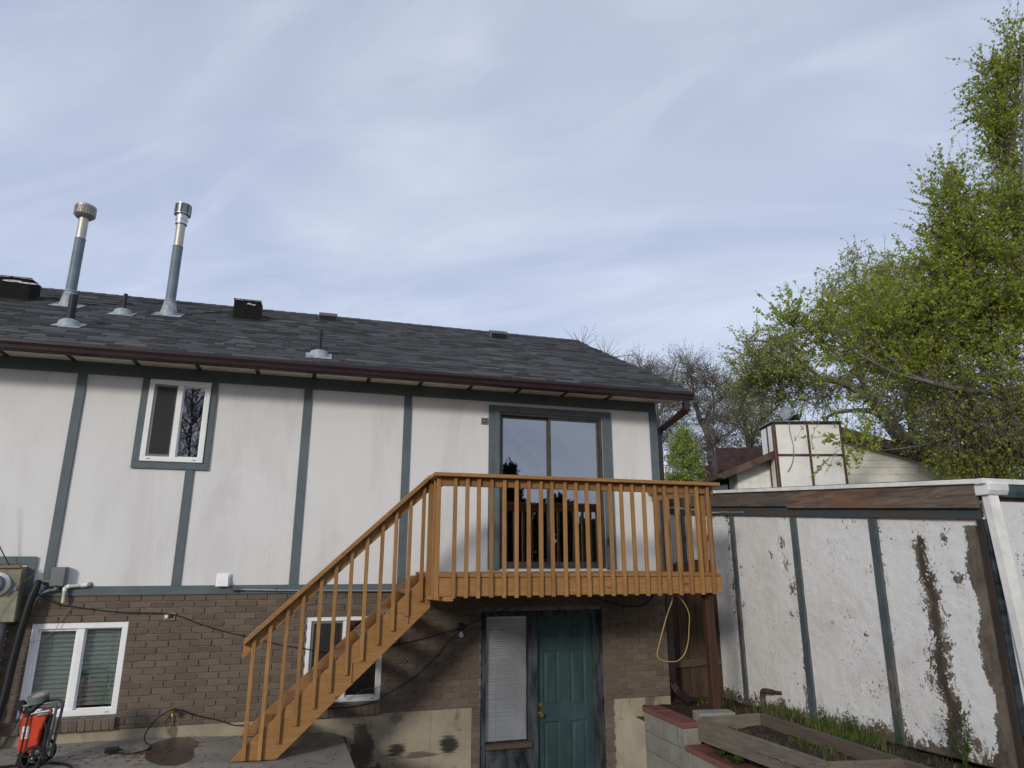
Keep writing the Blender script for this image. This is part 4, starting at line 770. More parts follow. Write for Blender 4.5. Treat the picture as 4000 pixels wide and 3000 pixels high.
for yb_, w_, ex in ((1.09, .10, 0), (-.19, .085, -.01), (-1.435, .10, 0), (-2.64, .10, .02)):
    zb_ = zbot(yb_)+(.06 if yb_ > -1 else -.01)
    lean = .03 if yb_ == -.19 else 0
    MB().add([(SXW-.028, yb_-w_/2+ex, zb_), (SXW-.028, yb_+w_/2+ex, zb_), (SXW+.01, yb_+w_/2+ex, zb_), (SXW+.01, yb_-w_/2+ex, zb_), (SXW-.024, yb_-w_/2, ztop(yb_)-.002), (SXW-.024, yb_+w_/2, ztop(yb_)-.002), (SXW+.01, yb_+w_/2, ztop(yb_)-.002), (SXW+.01, yb_-w_/2, ztop(yb_)-.002)],
             [(0,1,2,3),(7,6,5,4),(0,4,5,1),(1,5,6,2),(2,6,7,3),(3,7,4,0)]).build('batten', BLUEP, S, bevel=.003)
def sloped(x0, x1, y0, y1, f0, f1, name, mat, bev=.004):
    return MB().add([(x0, y0, f0(y0)), (x1, y0, f0(y0)), (x1, y1, f0(y1)), (x0, y1, f0(y1)), (x0, y0, f1(y0)), (x1, y0, f1(y0)), (x1, y1, f1(y1)), (x0, y1, f1(y1))], [(0,3,2,1),(4,5,6,7),(0,1,5,4),(1,2,6,5),(2,3,7,6),(3,0,4,7)]).build(name, mat, S, bevel=bev)
DKBLUE = simple('sooty_blue_board', (.050, .066, .075), .75, .25, var=.5, scale=5, bump=.3, stretch=(.4, .4, 2))
m = Mat('dark_blue_worn_frieze', .75, .25); n_ = m.noise(3, 6, .68, .9, stretch=(5, .5, 5)); m.color(m.mix(m.ramp(n_, .42, .62), (.050, .075, .088), (.085, .062, .045))); m.bump(n_, .4, .006); FRZ = m.m
sloped(SXW-.034, SXW+.02, -3.84, SY1, lambda y: ztop(y), lambda y: ztop(y)+.14, 'frieze_board', FRZ)
m = Mat('burnt_rust_beam', .75, .25); g1 = m.noise(3.2, 7, .7, 1.2, stretch=(6, .5, 6)); c = m.mix(m.ramp(g1, .35, .65), (.21, .16, .12), (.085, .066, .052))
c = m.mix(m.ramp(m.noise(1.5, 6, .68, .9, stretch=(2, .55, 2.6)), .50, .66, 0, .75), c, (.22, .085, .04)); c = m.mix(m.ramp(m.noise(2.4, 5, .65, .5, stretch=(1, .7, 3)), .60, .68, 0, .8), c, (.045, .065, .08)); c = m.mix(m.ramp(m.noise(2.9, 5, .65, .8), .62, .72, 0, .8), c, (.035, .025, .02))
m.color(c); br = m.t.nodes.new('ShaderNodeTexBrick'); br.inputs['Mortar Size'].default_value = .006; br.inputs['Brick Width'].default_value = .05; br.inputs['Row Height'].default_value = .026; br.inputs['Scale'].default_value = 1; m.L(m.vec((1, 1, 1), (R_(90), 0, R_(90))), br.inputs[0]); m.bump(br.outputs['Fac'], .6, .004); m.bump(g1, .4, .006); BEAM = m.m
sloped(SXW-.075, SXW-.036, -3.87, -1.42, lambda y: ztop(y)+.098, lambda y: ztop(y)+.307, 'fascia_beam', BEAM)
GB2 = wood('grey_worn_fascia', (.15, .125, .10), (.075, .062, .05), (.03, .024, .02), 1, .85)
sloped(SXW-.072, SXW-.036, -1.418, SY1, lambda y: ztop(y)+.12, lambda y: ztop(y)+.295, 'fascia_beam', GB2)
sloped(SXW-.10, SXW-.02, -3.90, SY1, lambda y: ztop(y)+.309+.004*math.sin(y*7), lambda y: ztop(y)+.350+.004*math.sin(y*7), 'drip_edge', WHITEP, .003)
MB().add([(SXW-.09, -3.93, ztop(-3.9)+.352), (13, -3.93, ztop(-3.9)+.352), (13, SY1, ztop(SY1)+.352), (SXW-.09, SY1, ztop(SY1)+.352)], [(0, 1, 2, 3)]).build('roof', SHINGLE, S, solid=.02)
bx(SXW-.1, 13, -3.985, -3.905, ztop(-3.9)+.300, ztop(-3.9)+.345).build('drip_edge', WHITEP, S, bevel=.003)
MB().box(SXW-.040, SXW+.03, -3.865, -3.805, -1.6, ztop(-3.8)+.0).build('corner_board', DKBR, S, bevel=.004)
bx(SXW-.03, SXW+.06, -3.892, -3.866, -1.6, ztop(-3.8)).build('corner_board', DKBLUE, S, bevel=.004)
# gutter, fascia and white downspout on the front
MB().prism([(-3.90, .875), (-3.90, .79), (-3.965, .785), (-3.985, .83), (-3.995, .885)], 'x', SXW+.10, 13).build('gutter', simple('blue_green_gutter', (.07, .115, .13), .5, .4, var=.25, bump=.05), S)
bx(SXW, 13, -3.899, -3.87, .62, .86).build('fascia_board', BEAM, S, bevel=.003); bx(SXW+.12, 13, -3.885, -3.858, .50, .618).build('fascia_board', GB2, S, bevel=.003)
MB().prism([(-3.86, .90), (-3.86, .80), (-3.98, .80), (-4.0, .84), (-4.005, .90)], 'x', SXW-.07, SXW+.16).build('gutter_end_box', WHITEP, S, bevel=.006)
dsp = MB(); a = Vector((8.215, -3.93, .80)); b_ = Vector((8.245, -4.02, -1.45)); dsp.bar(a, b_, .105, .07, (0, 1, 0))
for k_ in range(-3, 4): o_ = Vector((.0145*k_, -.037, 0)); dsp.bar(a+o_, b_+o_, .006, .008, (0, 1, 0))
dsp.build('downspout', WHITEP, S, bevel=.003)
# a tap pipe out of the shed wall
t_ = thing('wall_pipe', 'rusty brown pipe elbow coming out of the peeling shed wall', 'pipe', (8.12, -.72, -1.33))
MB().tube([(8.20, -.90, -1.275), (8.12, -.72, -1.275)], .022, 12).tube(curve([(8.15, -.80, -1.275), (8.105, -.70, -1.275), (8.10, -.66, -1.30), (8.10, -.655, -1.36)], 5), .030, 12).build('elbow', RUSTW, t_, smooth=True)
MB().tube([(8.10, -.655, -1.34), (8.10, -.655, -1.60)], .019, 12).build('riser', GALV, t_, smooth=True)
# ------------------------------------------------------------------ picket fence between house and shed
F = thing('picket_fence', 'dark weathered picket fence closing the gap between house and shed', 'fence', (7.75, .34, -1.6))
x = 7.29; rn = random.Random(8)
while x < 8.15:
    w_ = rn.uniform(.125, .15); zt_ = .27+rn.uniform(-.03, .02); MB().prism([(x, -1.62), (x+w_-.008, -1.62), (x+w_-.008, zt_-.03), (x+w_-.035, zt_), (x+.03, zt_), (x, zt_-.03)], 'y', .33+rn.uniform(-.004, .004), .352).build('picket', FENCE, F, bevel=.003); x += w_
MB().bar((7.28, .31, -1.09), (8.17, .31, -1.06), .035, .09).build('rail', wood('dark_fence_rail', (.12, .095, .075), (.06, .048, .04), (.02, .016, .013), 0, .85), F, bevel=.004)
# ------------------------------------------------------------------ block wall, cinder block, raised bed
K = thing('block_wall', 'grey concrete block retaining wall stepping down under red cap blocks', 'retaining wall', (6.6, -2, -2.5))
cm_ = MB()
def course(y0, y1, z0, z1, mb, sh=0):
    y = y0
    if sh: mb.box(6.495, 6.69, y-.19, y, z0, z1); y -= .2
    while y-.39 > y1-.01: mb.box(6.495+rn.uniform(-.003, .003), 6.69, y-.39, y, z0, z1); y -= .4
    if y-y1 > .05: mb.box(6.495, 6.69, y1, y, z0, z1)
zc = -1.43
for i in range(6): course(-.64, (-1.53 if i == 0 else -4.76), zc-.19, zc, cm_, i % 2); zc -= .2
cm_.build('blocks', CMU, K, bevel=.006); bx(6.500, 6.685, -4.48, -.645, -2.6, -1.632).box(6.5, 6.685, -1.52, -.645, -1.63, -1.434).build('mortar', MORTAR, K)
def caps(y0, y1, z, mb):
    y = y0
    while y > y1+.05: e = max(y-.30, y1); mb.box(6.478, 6.705, e+.006, y, z, z+.055+rn.uniform(-.003, .003)); y = e
MB_ = MB(); caps(-.63, -1.55, -1.428, MB_); MB_.build('cap_blocks', REDCAP, K, bevel=.008, seg=2); MB_ = MB(); caps(-1.545, -4.5, -1.627, MB_); MB_.build('cap_blocks', REDCAP, K, bevel=.008, seg=2)
o = MB(); o.box(3.3, 3.9, -.42, -.12, -2.2, -2.14); 
L2 = thing('low_wall', 'low brick-red capped block ledge at the bottom edge below the stairs', 'retaining wall', (4, -.5, -2.5)); bx(3.35, 4.25, -.66, -.42, -2.52, -2.07).build('blocks', CMU, L2, bevel=.006); bx(3.33, 4.27, -.68, -.40, -2.068, -2.015).build('cap_blocks', REDCAP, L2, bevel=.01, seg=2)
t_ = thing('cinder_block', 'loose grey hollow cinder block lying behind the raised bed', 'cinder block', (6.88, -1.50, -1.42), rotz=R_(-9)); b_ = MB(); hx, hy, hz = .20, .095, .19
def ring_block(mb):
    z0_, z1_ = -.03, .135; w_ = .03
    mb.box(-hx, hx, -hy, hy, z0_, z0_+.035).box(-hx, hx, -hy, hy, z1_-.035, z1_).box(-hx, -hx+w_, -hy, hy, z0_+.035, z1_-.035).box(hx-w_, hx, -hy, hy, z0_+.035, z1_-.035).box(-.015, .015, -hy, hy, z0_+.035, z1_-.035); return mb
ring_block(b_).build('block', CMU, t_, bevel=.006)
B = thing('raised_bed', 'raised garden bed of weathered grey boards along the shed', 'raised bed', (6.9, -2.9, -1.4))
def board(p, q, name='bed_board', h=.185, t_=.038, mat=GREYWY, z=-1.25):
    p, q = Vector((*p, z-h/2)), Vector((*q, z-h/2)); return MB().bar(p, q, t_, h).build(name, mat, B, bevel=.004)
board((6.43, -1.95) if False else (6.735, -1.83), (6.735+.0, -3.42)) if False else None
bl, br_, fl, fr_ = (6.455, -1.90), (7.20, -1.88), (6.60, -3.47), (7.27, -4.1)
LB = wood('weathered_grey_bed_board', (.215, .19, .155), (.125, .106, .085), (.045, .034, .026), 1, .85); LB2 = wood('brown_bed_board', (.135, .105, .08), (.085, .068, .052), (.035, .027, .02), 1, .85)
board(bl, fl, mat=LB, h=.20); board(br_, (7.24, -5.2), mat=LB2, h=.20); board((bl[0]+.02, bl[1]+.015), (br_[0]-.02, br_[1]+.015), mat=GREYW, h=.185); board((fl[0]-.1, fl[1]-.02), (7.22, -3.62), mat=GREYW, h=.185); 
MB().lathe((6.585, -3.42, -1.36), [(.0, 0)], 3)
MB().add([(6.47, -1.9, -1.385), (7.19, -1.9, -1.385), (7.24, -5.1, -1.38), (6.62, -5.1, -1.38)], [(0, 1, 2, 3)])
nb = MB(); n1_, n2_ = 30, 100
for j in range(n2_):
    for i in range(n1_):
        y = -1.9-3.2*j/(n2_-1); xa = 6.46+.095*(j/(n2_-1))*2; x = xa+(7.22-xa)*i/(n1_-1); nb.v.append((x, y, -1.365+.03*nz3(Vector((x*6, y*6, 5)))+.02*nz3(Vector((x*17, y*17, 2)))))
for j in range(n2_-1):
    for i in range(n1_-1): a = j*n1_+i; nb.f.append((a, a+1, a+1+n1_, a+n1_)[::-1])
struct(nb.build('bed_soil', SOIL, None, smooth=2))

# ------------------------------------------------------------------ pressure washer
P = thing('pressure_washer', 'orange-red pressure washer on black wheels left on the patio', 'pressure washer', (.40, -.80, -1.5))
ORG_ = simple('orange_red_plastic', (.62, .060, .022), .4, .45, var=.08, bump=.05, scale=5)
body = [(.235, -1.315), (.245, -1.30), (.29, -1.38), (.41, -1.40)]
def P3(pts, y0, y1, name, mat, bev=.01): return MB().prism(pts, 'y', y0, y1).build(name, mat, P, bevel=bev, seg=2)
P3([(.305, -1.36), (.43, -1.375), (.455, -1.345), (.475, -1.17), (.50, -1.06), (.475, -1.035), (.43, -1.03), (.415, -1.07), (.33, -1.085), (.30, -1.085), (.285, -1.13), (.31, -1.16)], -.90, -.74, 'body', ORG_, .012)
P3([(.285, -1.09), (.315, -1.085), (.33, -.985), (.318, -.975), (.305, -.99)], -.86, -.80, 'nozzle_holder', ORG_, .006)
P3([(.47, -1.38), (.52, -1.36), (.535, -1.10), (.505, -1.08), (.48, -1.18)], -.87, -.76, 'motor_housing', BLACKR, .01)
P3([(.425, -1.27), (.455, -1.265), (.462, -1.18), (.428, -1.175)], -.912, -.90, 'control_panel', ORG_, .004)
lb = bx(.325, .378, -.9035, -.9015, -1.255, -1.155).build('label', WHITEP, P); BK = simple('printed_ink', (.05, .05, .06), .6, bump=0)
lm = MB()
for k_ in range(7): lm.box(.330, .330+.02+.018*((k_*7) % 3)/2, -.9048, -.904, -1.248+.0075*k_, -1.2445+.0075*k_)
lm.box(.340, .352, -.9048, -.904, -1.185, -1.168)
lm.build('label_print', BK, lb)
fr = MB(); TY = -.77
for yy in (-.72, -.90):
    fr.tube(curve([(.40, yy, -.985), (.50, yy, -.975), (.545, yy, -.985), (.560, yy, -1.03), (.548, yy, -1.2), (.53, yy, -1.45)], 5), .012, 10)
fr.tube([(.56, -.72, -1.03), (.56, -.90, -1.03)], .011, 8).tube(curve([(.42, -.90, -.985), (.36, -.90, -.985), (.30, -.90, -.99)], 4), .012, 8).tube([(.53, -.72, -1.38), (.53, -.90, -1.38)], .011, 8)
fr.build('frame', GALV, P, smooth=True)
def wheel(x, y, z, r, name='wheel'):
    tp = MB()
    ring = [(x+r*math.cos(2*math.pi*k_/28), y, z+r*math.sin(2*math.pi*k_/28)) for k_ in range(29)]
    tp.tube(ring, .014, 8, False); wh_ = tp.build(name, BLACKR, P, smooth=2); sp_ = MB()
    for k_ in range(5): a = 2*math.pi*k_/5+.3; sp_.bar((x, y, z), (x+r*math.cos(a), y, z+r*math.sin(a)), .010, .022, (0, 1, 0))
    sp_.lathe((x, y-.012, z), [(.022, 0), (.022, .02)], 14, (0, 1, 0)).build('spokes', BLACKR, wh_); MB().lathe((x, y-.014, z), [(.009, 0), (.008, .004), (.004, .007)], 12, (0, -1, 0)).build('hub_cap', CHROME, wh_, smooth=True)
wheel(.455, -.95, -1.405, .088); wheel(.455, -.68, -1.405, .088)
MB().box(.33, .37, -.90, -.76, -1.5, -1.36).build('foot', BLACKR, P, bevel=.01); MB().tube([(.455, -.95, -1.405), (.455, -.68, -1.405)], .009, 8).build('axle', GALV, P)
MB().lathe((.268, -.90, -.985), [(.036, 0), (.036, .02), (.03, .03), (.03, .05)], 16, (0, 1, 0)).lathe((.268, -.86, -.985), [(.03, 0), (.036, .01), (.036, .03)], 16, (0, 1, 0)).tube([(.268, -.88, -.985), (.29, -.88, -1.05)], .016, 8).build('gun_bracket', BLACKR, P, smooth=True)
MB().tube(curve([(.34, -.90, -1.0), (.37, -.91, -1.03), (.40, -.91, -1.0), (.44, -.90, -.96), (.49, -.88, -.945)], 4), .026, 10).tube([(.345, -.91, -1.0), (.35, -.91, -1.07)], .020, 8).build('spray_handle', BLACKR, P, smooth=True)
MB().lathe((.455, -.90, -1.06), [(.018, -.03), (.022, 0), (.022, .05)], 14, (1, 0, .15)).tube([(.42, -.92, -1.045), (.52, -.92, -1.035)], .014, 10).build('outlet_pipe', CHROME, P, smooth=True)
MB().tube(curve([(.30, -.915, -1.02), (.27, -.93, -1.15), (.20, -.95, -1.30), (.12, -.96, -1.42), (.04, -1.0, -1.49)], 6), .006, 8).tube(curve([(.36, -.92, -1.02), (.355, -.93, -1.2), (.345, -.93, -1.38), (.32, -.95, -1.49)], 6), .008, 8).tube(curve([(.49, -.915, -1.12), (.52, -.93, -1.2), (.525, -.95, -1.35), (.50, -1.0, -1.49)], 6), .009, 8).build('hose', BLACKR, P, smooth=2)
t_ = thing('tape_roll', 'grey roll of duct tape lying on top of the pressure washer', 'tape roll', (.40, -.86, -.93)); ax = (-.18, -.28, 1)
MB().lathe((.40, -.86, -.955), [(.082, 0), (.082, .052), (.050, .052), (.050, .0), (.082, 0)], 32, ax).build('tape', GREYBOX, t_, smooth=True); MB().lathe((.40, -.86, -.954), [(.0495, .045), (.046, .0455), (.046, .0), (.002, .004)], 32, ax).build('core', simple('cardboard', (.42, .35, .26), .8), t_)
cable('hose', 'black hose curving away on the patio beside the pressure washer', 'hose', [(-.1, -.85, -1.49), (.2, -.80, -1.49), (.45, -.78, -1.488), (.62, -.82, -1.488), (.74, -.93, -1.488), (.82, -1.12, -1.488), (.86, -1.35, -1.488)], .011, BLACKR)
cable('cable', 'thin grey cord from the pressure washer to the black strip', 'cable', [(.56, -.70, -1.497), (.68, -.66, -1.497), (.82, -.66, -1.497), (.97, -.60, -1.49)], .0045, WIREG)
t_ = thing('cable_block', 'small black plug block lying on the patio', 'plug block', (.99, -.56, -1.48), rotz=R_(12)); bx(-.065, .055, -.03, .03, -.018, .035).build('case', BLACKR, t_, bevel=.008, seg=2); MB().tube([(.055, 0, .01), (.085, -.005, .005)], .009, 8).build('strain_relief', BLACKR, t_)
# chips and dry leaves on the slab
CHIP = simple('reddish_wood_chips', (.20, .095, .05), .9, .1, var=.5, scale=30, bump=.2); cp = MB(); rn = random.Random(17)
for i in range(330):
    if i < 120: x, y = rn.gauss(1.18, .22), rn.gauss(-.62, .14)
    elif i < 170: x, y = rn.gauss(.15, .3), rn.gauss(-.38, .08)
    else: x, y = rn.uniform(.3, 3.1), rn.uniform(-1.5, -.15)
    if not (-1.5 < y < -.03 and x < 3.1): continue
    a = rn.uniform(0, 3.14); l_ = rn.choice((.006, .008, .012, .018, .03)); w_ = rn.uniform(.002, .006); z = zt(x)+.005; c, s_ = math.cos(a), math.sin(a)
    cp.add([(x-c*l_-s_*w_, y-s_*l_+c*w_, z), (x+c*l_-s_*w_*.4, y+s_*l_+c*w_*.4, z+rn.uniform(0, .006)), (x+c*l_+s_*w_*.4, y+s_*l_-c*w_*.4, z), (x-c*l_+s_*w_, y-s_*l_-c*w_, z+rn.uniform(0, .006))], [(0, 1, 2, 3)])
o = cp.build('wood_chips', CHIP, None, solid=.002); struct(o, 'stuff')
# ------------------------------------------------------------------ neighbour's house behind the shed
npos = CAM + FH*18 + RT*8; NZ = R_(-YAW)
NB = thing('neighbour_house', "neighbour's white clapboard house with brown roof trim behind the shed", 'house', (npos.x, npos.y, 0), rotz=NZ)
WHB = simple('cream_white_clapboard', (.82, .80, .74), .7, .25, var=.08, bump=.1, scale=3)
BRT = simple('brown_roof_trim', (.13, .085, .065), .7, .25, var=.3, scale=3, bump=.2)
def clap(x0, x1, zb_, ztf, y, name='clapboard'):
    mb = MB(); z = zb_; n_ = 10
    while z < max(ztf(x0), ztf(x1), ztf((x0+x1)/2)):
        z1_ = z+.20; nn = 12
        for i in range(nn):
            a, b_ = x0+(x1-x0)*i/nn, x0+(x1-x0)*(i+1)/nn; ta, tb = min(z1_, ztf(a)), min(z1_, ztf(b_))
            if ta <= z and tb <= z: continue
            ta, tb = max(ta, z), max(tb, z); mb.add([(a, y-.02, z), (b_, y-.02, z), (b_, y-.002, tb), (a, y-.002, ta), (a, y, z), (b_, y, z)], [(0, 1, 2, 3), (0, 4, 5, 1)])
        z = z1_
    return mb.build(name, WHB, NB)
AX, AZ = .91, 3.86
zl_ = lambda x: AZ-.40*(AX-x) if x < AX else AZ-.285*(x-AX)
clap(-1.72, -.87, -1.6, lambda x: zl_(x)-.12, .62); clap(1.0, 5.6, -1.6, lambda x: zl_(x)-.12, .62)
clap(-.87, 1.0, -1.6, lambda x: zl_(x)-.12, .625)
MB().add([(-1.76, .60, -1.6), (-1.68, .60, -1.6), (-1.68, .60, 2.76), (-1.76, .60, 2.72), (-1.76, .64, -1.6), (-1.76, .64, 2.72)], [(0, 1, 2, 3), (4, 0, 3, 5)]).build('corner_board', WHITEP, NB, solid=.01)
# receding side wall with a dark window
MB().add([(-1.76, .62, -1.6), (-1.76, .62, 2.7), (-2.3, 3.2, 2.7), (-2.3, 3.2, -1.6)], [(0, 3, 2, 1)]).build('side_wall', WHB, NB, solid=-.05)
wn_ = MB().add([(-1.86, 1.05, 1.2), (-1.86, 1.05, 2.62), (-2.02, 1.85, 2.62), (-2.02, 1.85, 1.2)], [(0, 3, 2, 1)]).build('window', BLACKR, NB, solid=-.03)
MB().add([(-1.895, 1.05, 1.28), (-1.895, 1.05, 2.55), (-2.045, 1.8, 2.55), (-2.045, 1.8, 1.28)], [(0, 3, 2, 1)]).build('pane', simple('dark_green_glass', (.03, .05, .045), .15, .5, bump=0), wn_)
# roof with overhanging rakes
def rake(x0, x1, y0, h0, h1, nm, mat, y1=None): return MB().prism([(x0, zl_(x0)+h0), (x1, zl_(x1)+h0), (x1, zl_(x1)+h1), (x0, zl_(x0)+h1)], 'y', y0, y1 if y1 is not None else y0+.04).build(nm, mat, NB)
NR = MB().prism([(-2.30, zl_(-2.30)-.03), (AX, AZ-.03), (6.2, zl_(6.2)-.03), (6.2, zl_(6.2)+.04), (AX, AZ+.04), (-2.30, zl_(-2.30)+.04)], 'y', .12, 9).build('roof', REDSH, NB)
rake(-2.30, -.88, .08, -.16, .03, 'rake_board', BRT); rake(1.02, AX+5.3, .08, -.19, .03, 'rake_board', BRT)
MB().prism([(-2.30, zl_(-2.30)-.16), (-.88, zl_(-.88)-.16), (-.88, zl_(-.88)-.12), (-2.30, zl_(-2.30)-.12)], 'y', .13, .6).build('rake_soffit', DKBR, NB); MB().prism([(1.02, zl_(1.02)-.19), (6.2, zl_(6.2)-.19), (6.2, zl_(6.2)-.14), (1.02, zl_(1.02)-.14)], 'y', .13, .6).build('rake_soffit', DKBR, NB)
bx(-2.41, -2.301, .12, 9, 2.46, 2.58).build('gutter', BRT, NB)
MB().box(-2.3, 6, 8.8, 9, -1.6, 2.6).build('rear_wall', WHB, NB)
# cross gable roofs in red shingle on the left
MB().add([(-1.55, 3.0, 3.02), (1.2, 3.0, 3.02), (1.4, 5.2, 4.12), (-.88, 5.2, 4.12)], [(0, 1, 2, 3)]).build('cross_gable_roof', REDSH, NB, solid=.08)
MB().add([(-1.72, 3.0, 2.6), (-1.56, 3.0, 3.05), (-.88, 5.22, 4.16), (-1.15, 5.22, 3.2)], [(0, 1, 2, 3)]).build('gable_end', DKBR, NB, solid=.05)
MB().add([(-2.0, 3.8, 2.65), (-1.4, 3.8, 2.65), (-1.2, 4.7, 3.42), (-1.72, 4.7, 3.42)], [(0, 1, 2, 3)]).build('porch_roof', REDSH, NB, solid=.08)
# chimney chase with brown battens
CH = MB().add([(-.86, 0, -1.6), (1.0, 0, -1.6), (1.0, .9, -1.6), (-.86, .9, -1.6), (-.86, 0, 3.93), (1.0, 0, 3.93), (1.0, .9, 3.93), (-.86, .9, 3.93)], [(0,3,2,1),(4,5,6,7),(0,1,5,4),(1,2,6,5),(2,3,7,6),(3,0,4,7)])
m = Mat('chase_white_panel', .75, .25); n_ = m.noise(12, 6, .7, .6); wp = m.mix(m.ramp(m.noise(2, 4), .4, .7), (.86, .85, .82), (.78, .76, .73)); m.color(m.mix(m.ramp(n_, .67, .70), wp, (.22, .13, .09))); m.bump(n_, .2, .01); CHM = m.m
CHO = CH.build('chimney_chase', CHM, NB)
PB = simple('peeling_brown_batten', (.075, .035, .026), .8, .2, var=.5, scale=8, bump=.4, col2=(.14, .085, .06))
for x in (-.86, .04, .94): bx(x, x+.065, -.022, -.001, -1.6, 3.90).build('batten', PB, CHO, bevel=.004)
bx(-.795, .94, -.018, -.001, 3.02, 3.085).build('batten', PB, CHO, bevel=.004); bx(-.87, 1.01, -.03, .92, 3.90, 3.935).box(-.90, 1.03, -.05, .94, 3.936, 3.958).build('chase_cap', DKBR, CHO, bevel=.005); bx(-.91, 1.04, -.06, .95, 3.959, 3.985).build('cap_flashing', GALV, CHO)
bx(-.882, -.861, -.001, .07, -1.6, 3.90).box(-.882, -.861, .40, .46, -1.6, 3.9).build('batten', PB, CHO)
q = npos
def nbw(x, y, z): v_ = Matrix.Rotation(NZ, 3, 'Z') @ Vector((x, y, 0)); return (npos.x+v_.x, npos.y+v_.y, z)
dl = nbw(-.42, .05, 3.99); t_ = thing('satellite_dish', "grey satellite dish on top of the neighbour's chimney chase", 'satellite dish', dl, rotz=NZ)
dc = Vector((.0, .05, .23)); ax = Vector((-.30, -1, .28)).normalized()
MB().lathe(dc, [(.02, -.0), (.10, .008), (.165, .028), (.19, .045), (.192, .05), (.165, .034), (.10, .014), (.01, .006)], 28, ax).build('dish', simple('grey_dish_paint', (.26, .29, .32), .5, .4, bump=0), t_, smooth=True)
MB().tube([(0, .02, 0), (0, .05, .2)], .02, 8).tube([(.0, .0, .08), (.03, -.22, .10), (.02, -.30, .17)], .011, 6).build('mast', GALV, t_); MB().box(-.01, .05, -.36, -.27, .14, .21).build('receiver', GALV, t_, bevel=.008)
t_ = thing('chimney_cowl', "small black slanted hood behind the neighbour's satellite dish", 'chimney cowl', nbw(-.12, .4, 3.99), rotz=NZ)
MB().add([(-.14, -.12, .0), (.10, -.12, .0), (.10, .12, .0), (-.14, .12, .0), (-.16, -.12, .22), (.24, -.12, .28), (.24, .12, .28), (-.16, .12, .22)], [(0,3,2,1),(4,5,6,7),(0,1,5,4),(1,2,6,5),(2,3,7,6),(3,0,4,7)]).build('hood', BLACKR, t_); bx(-.15, .1, -.13, -.121, .0, .08).build('base', WHITEP, t_)
t_ = thing('round_cowl', "short round galvanised chimney cap at the right end of the neighbour's chase", 'chimney cowl', nbw(.82, .45, 3.99), rotz=NZ)
MB().lathe((0, 0, 0), [(.06, 0), (.06, .10), (.07, .105), (.07, .12), (.06, .125), (.06, .15), (.10, .16), (.10, .185), (.085, .19), (.085, .215), (.02, .24)], 20).build('cowl', GALV, t_, smooth=True)
cw = MB().tube(curve([nbw(-.42, -.03, 4.02), nbw(-.43, -.05, 3.7), nbw(-.38, -.05, 3.3), nbw(-.42, -.05, 2.95), nbw(-.50, -.05, 2.75), nbw(-.60, -.05, 2.6)], 6), .012, 6).build('cable', WIREG, None); tag(cw, "black wire hanging from the neighbour's dish down the chase", 'cable')

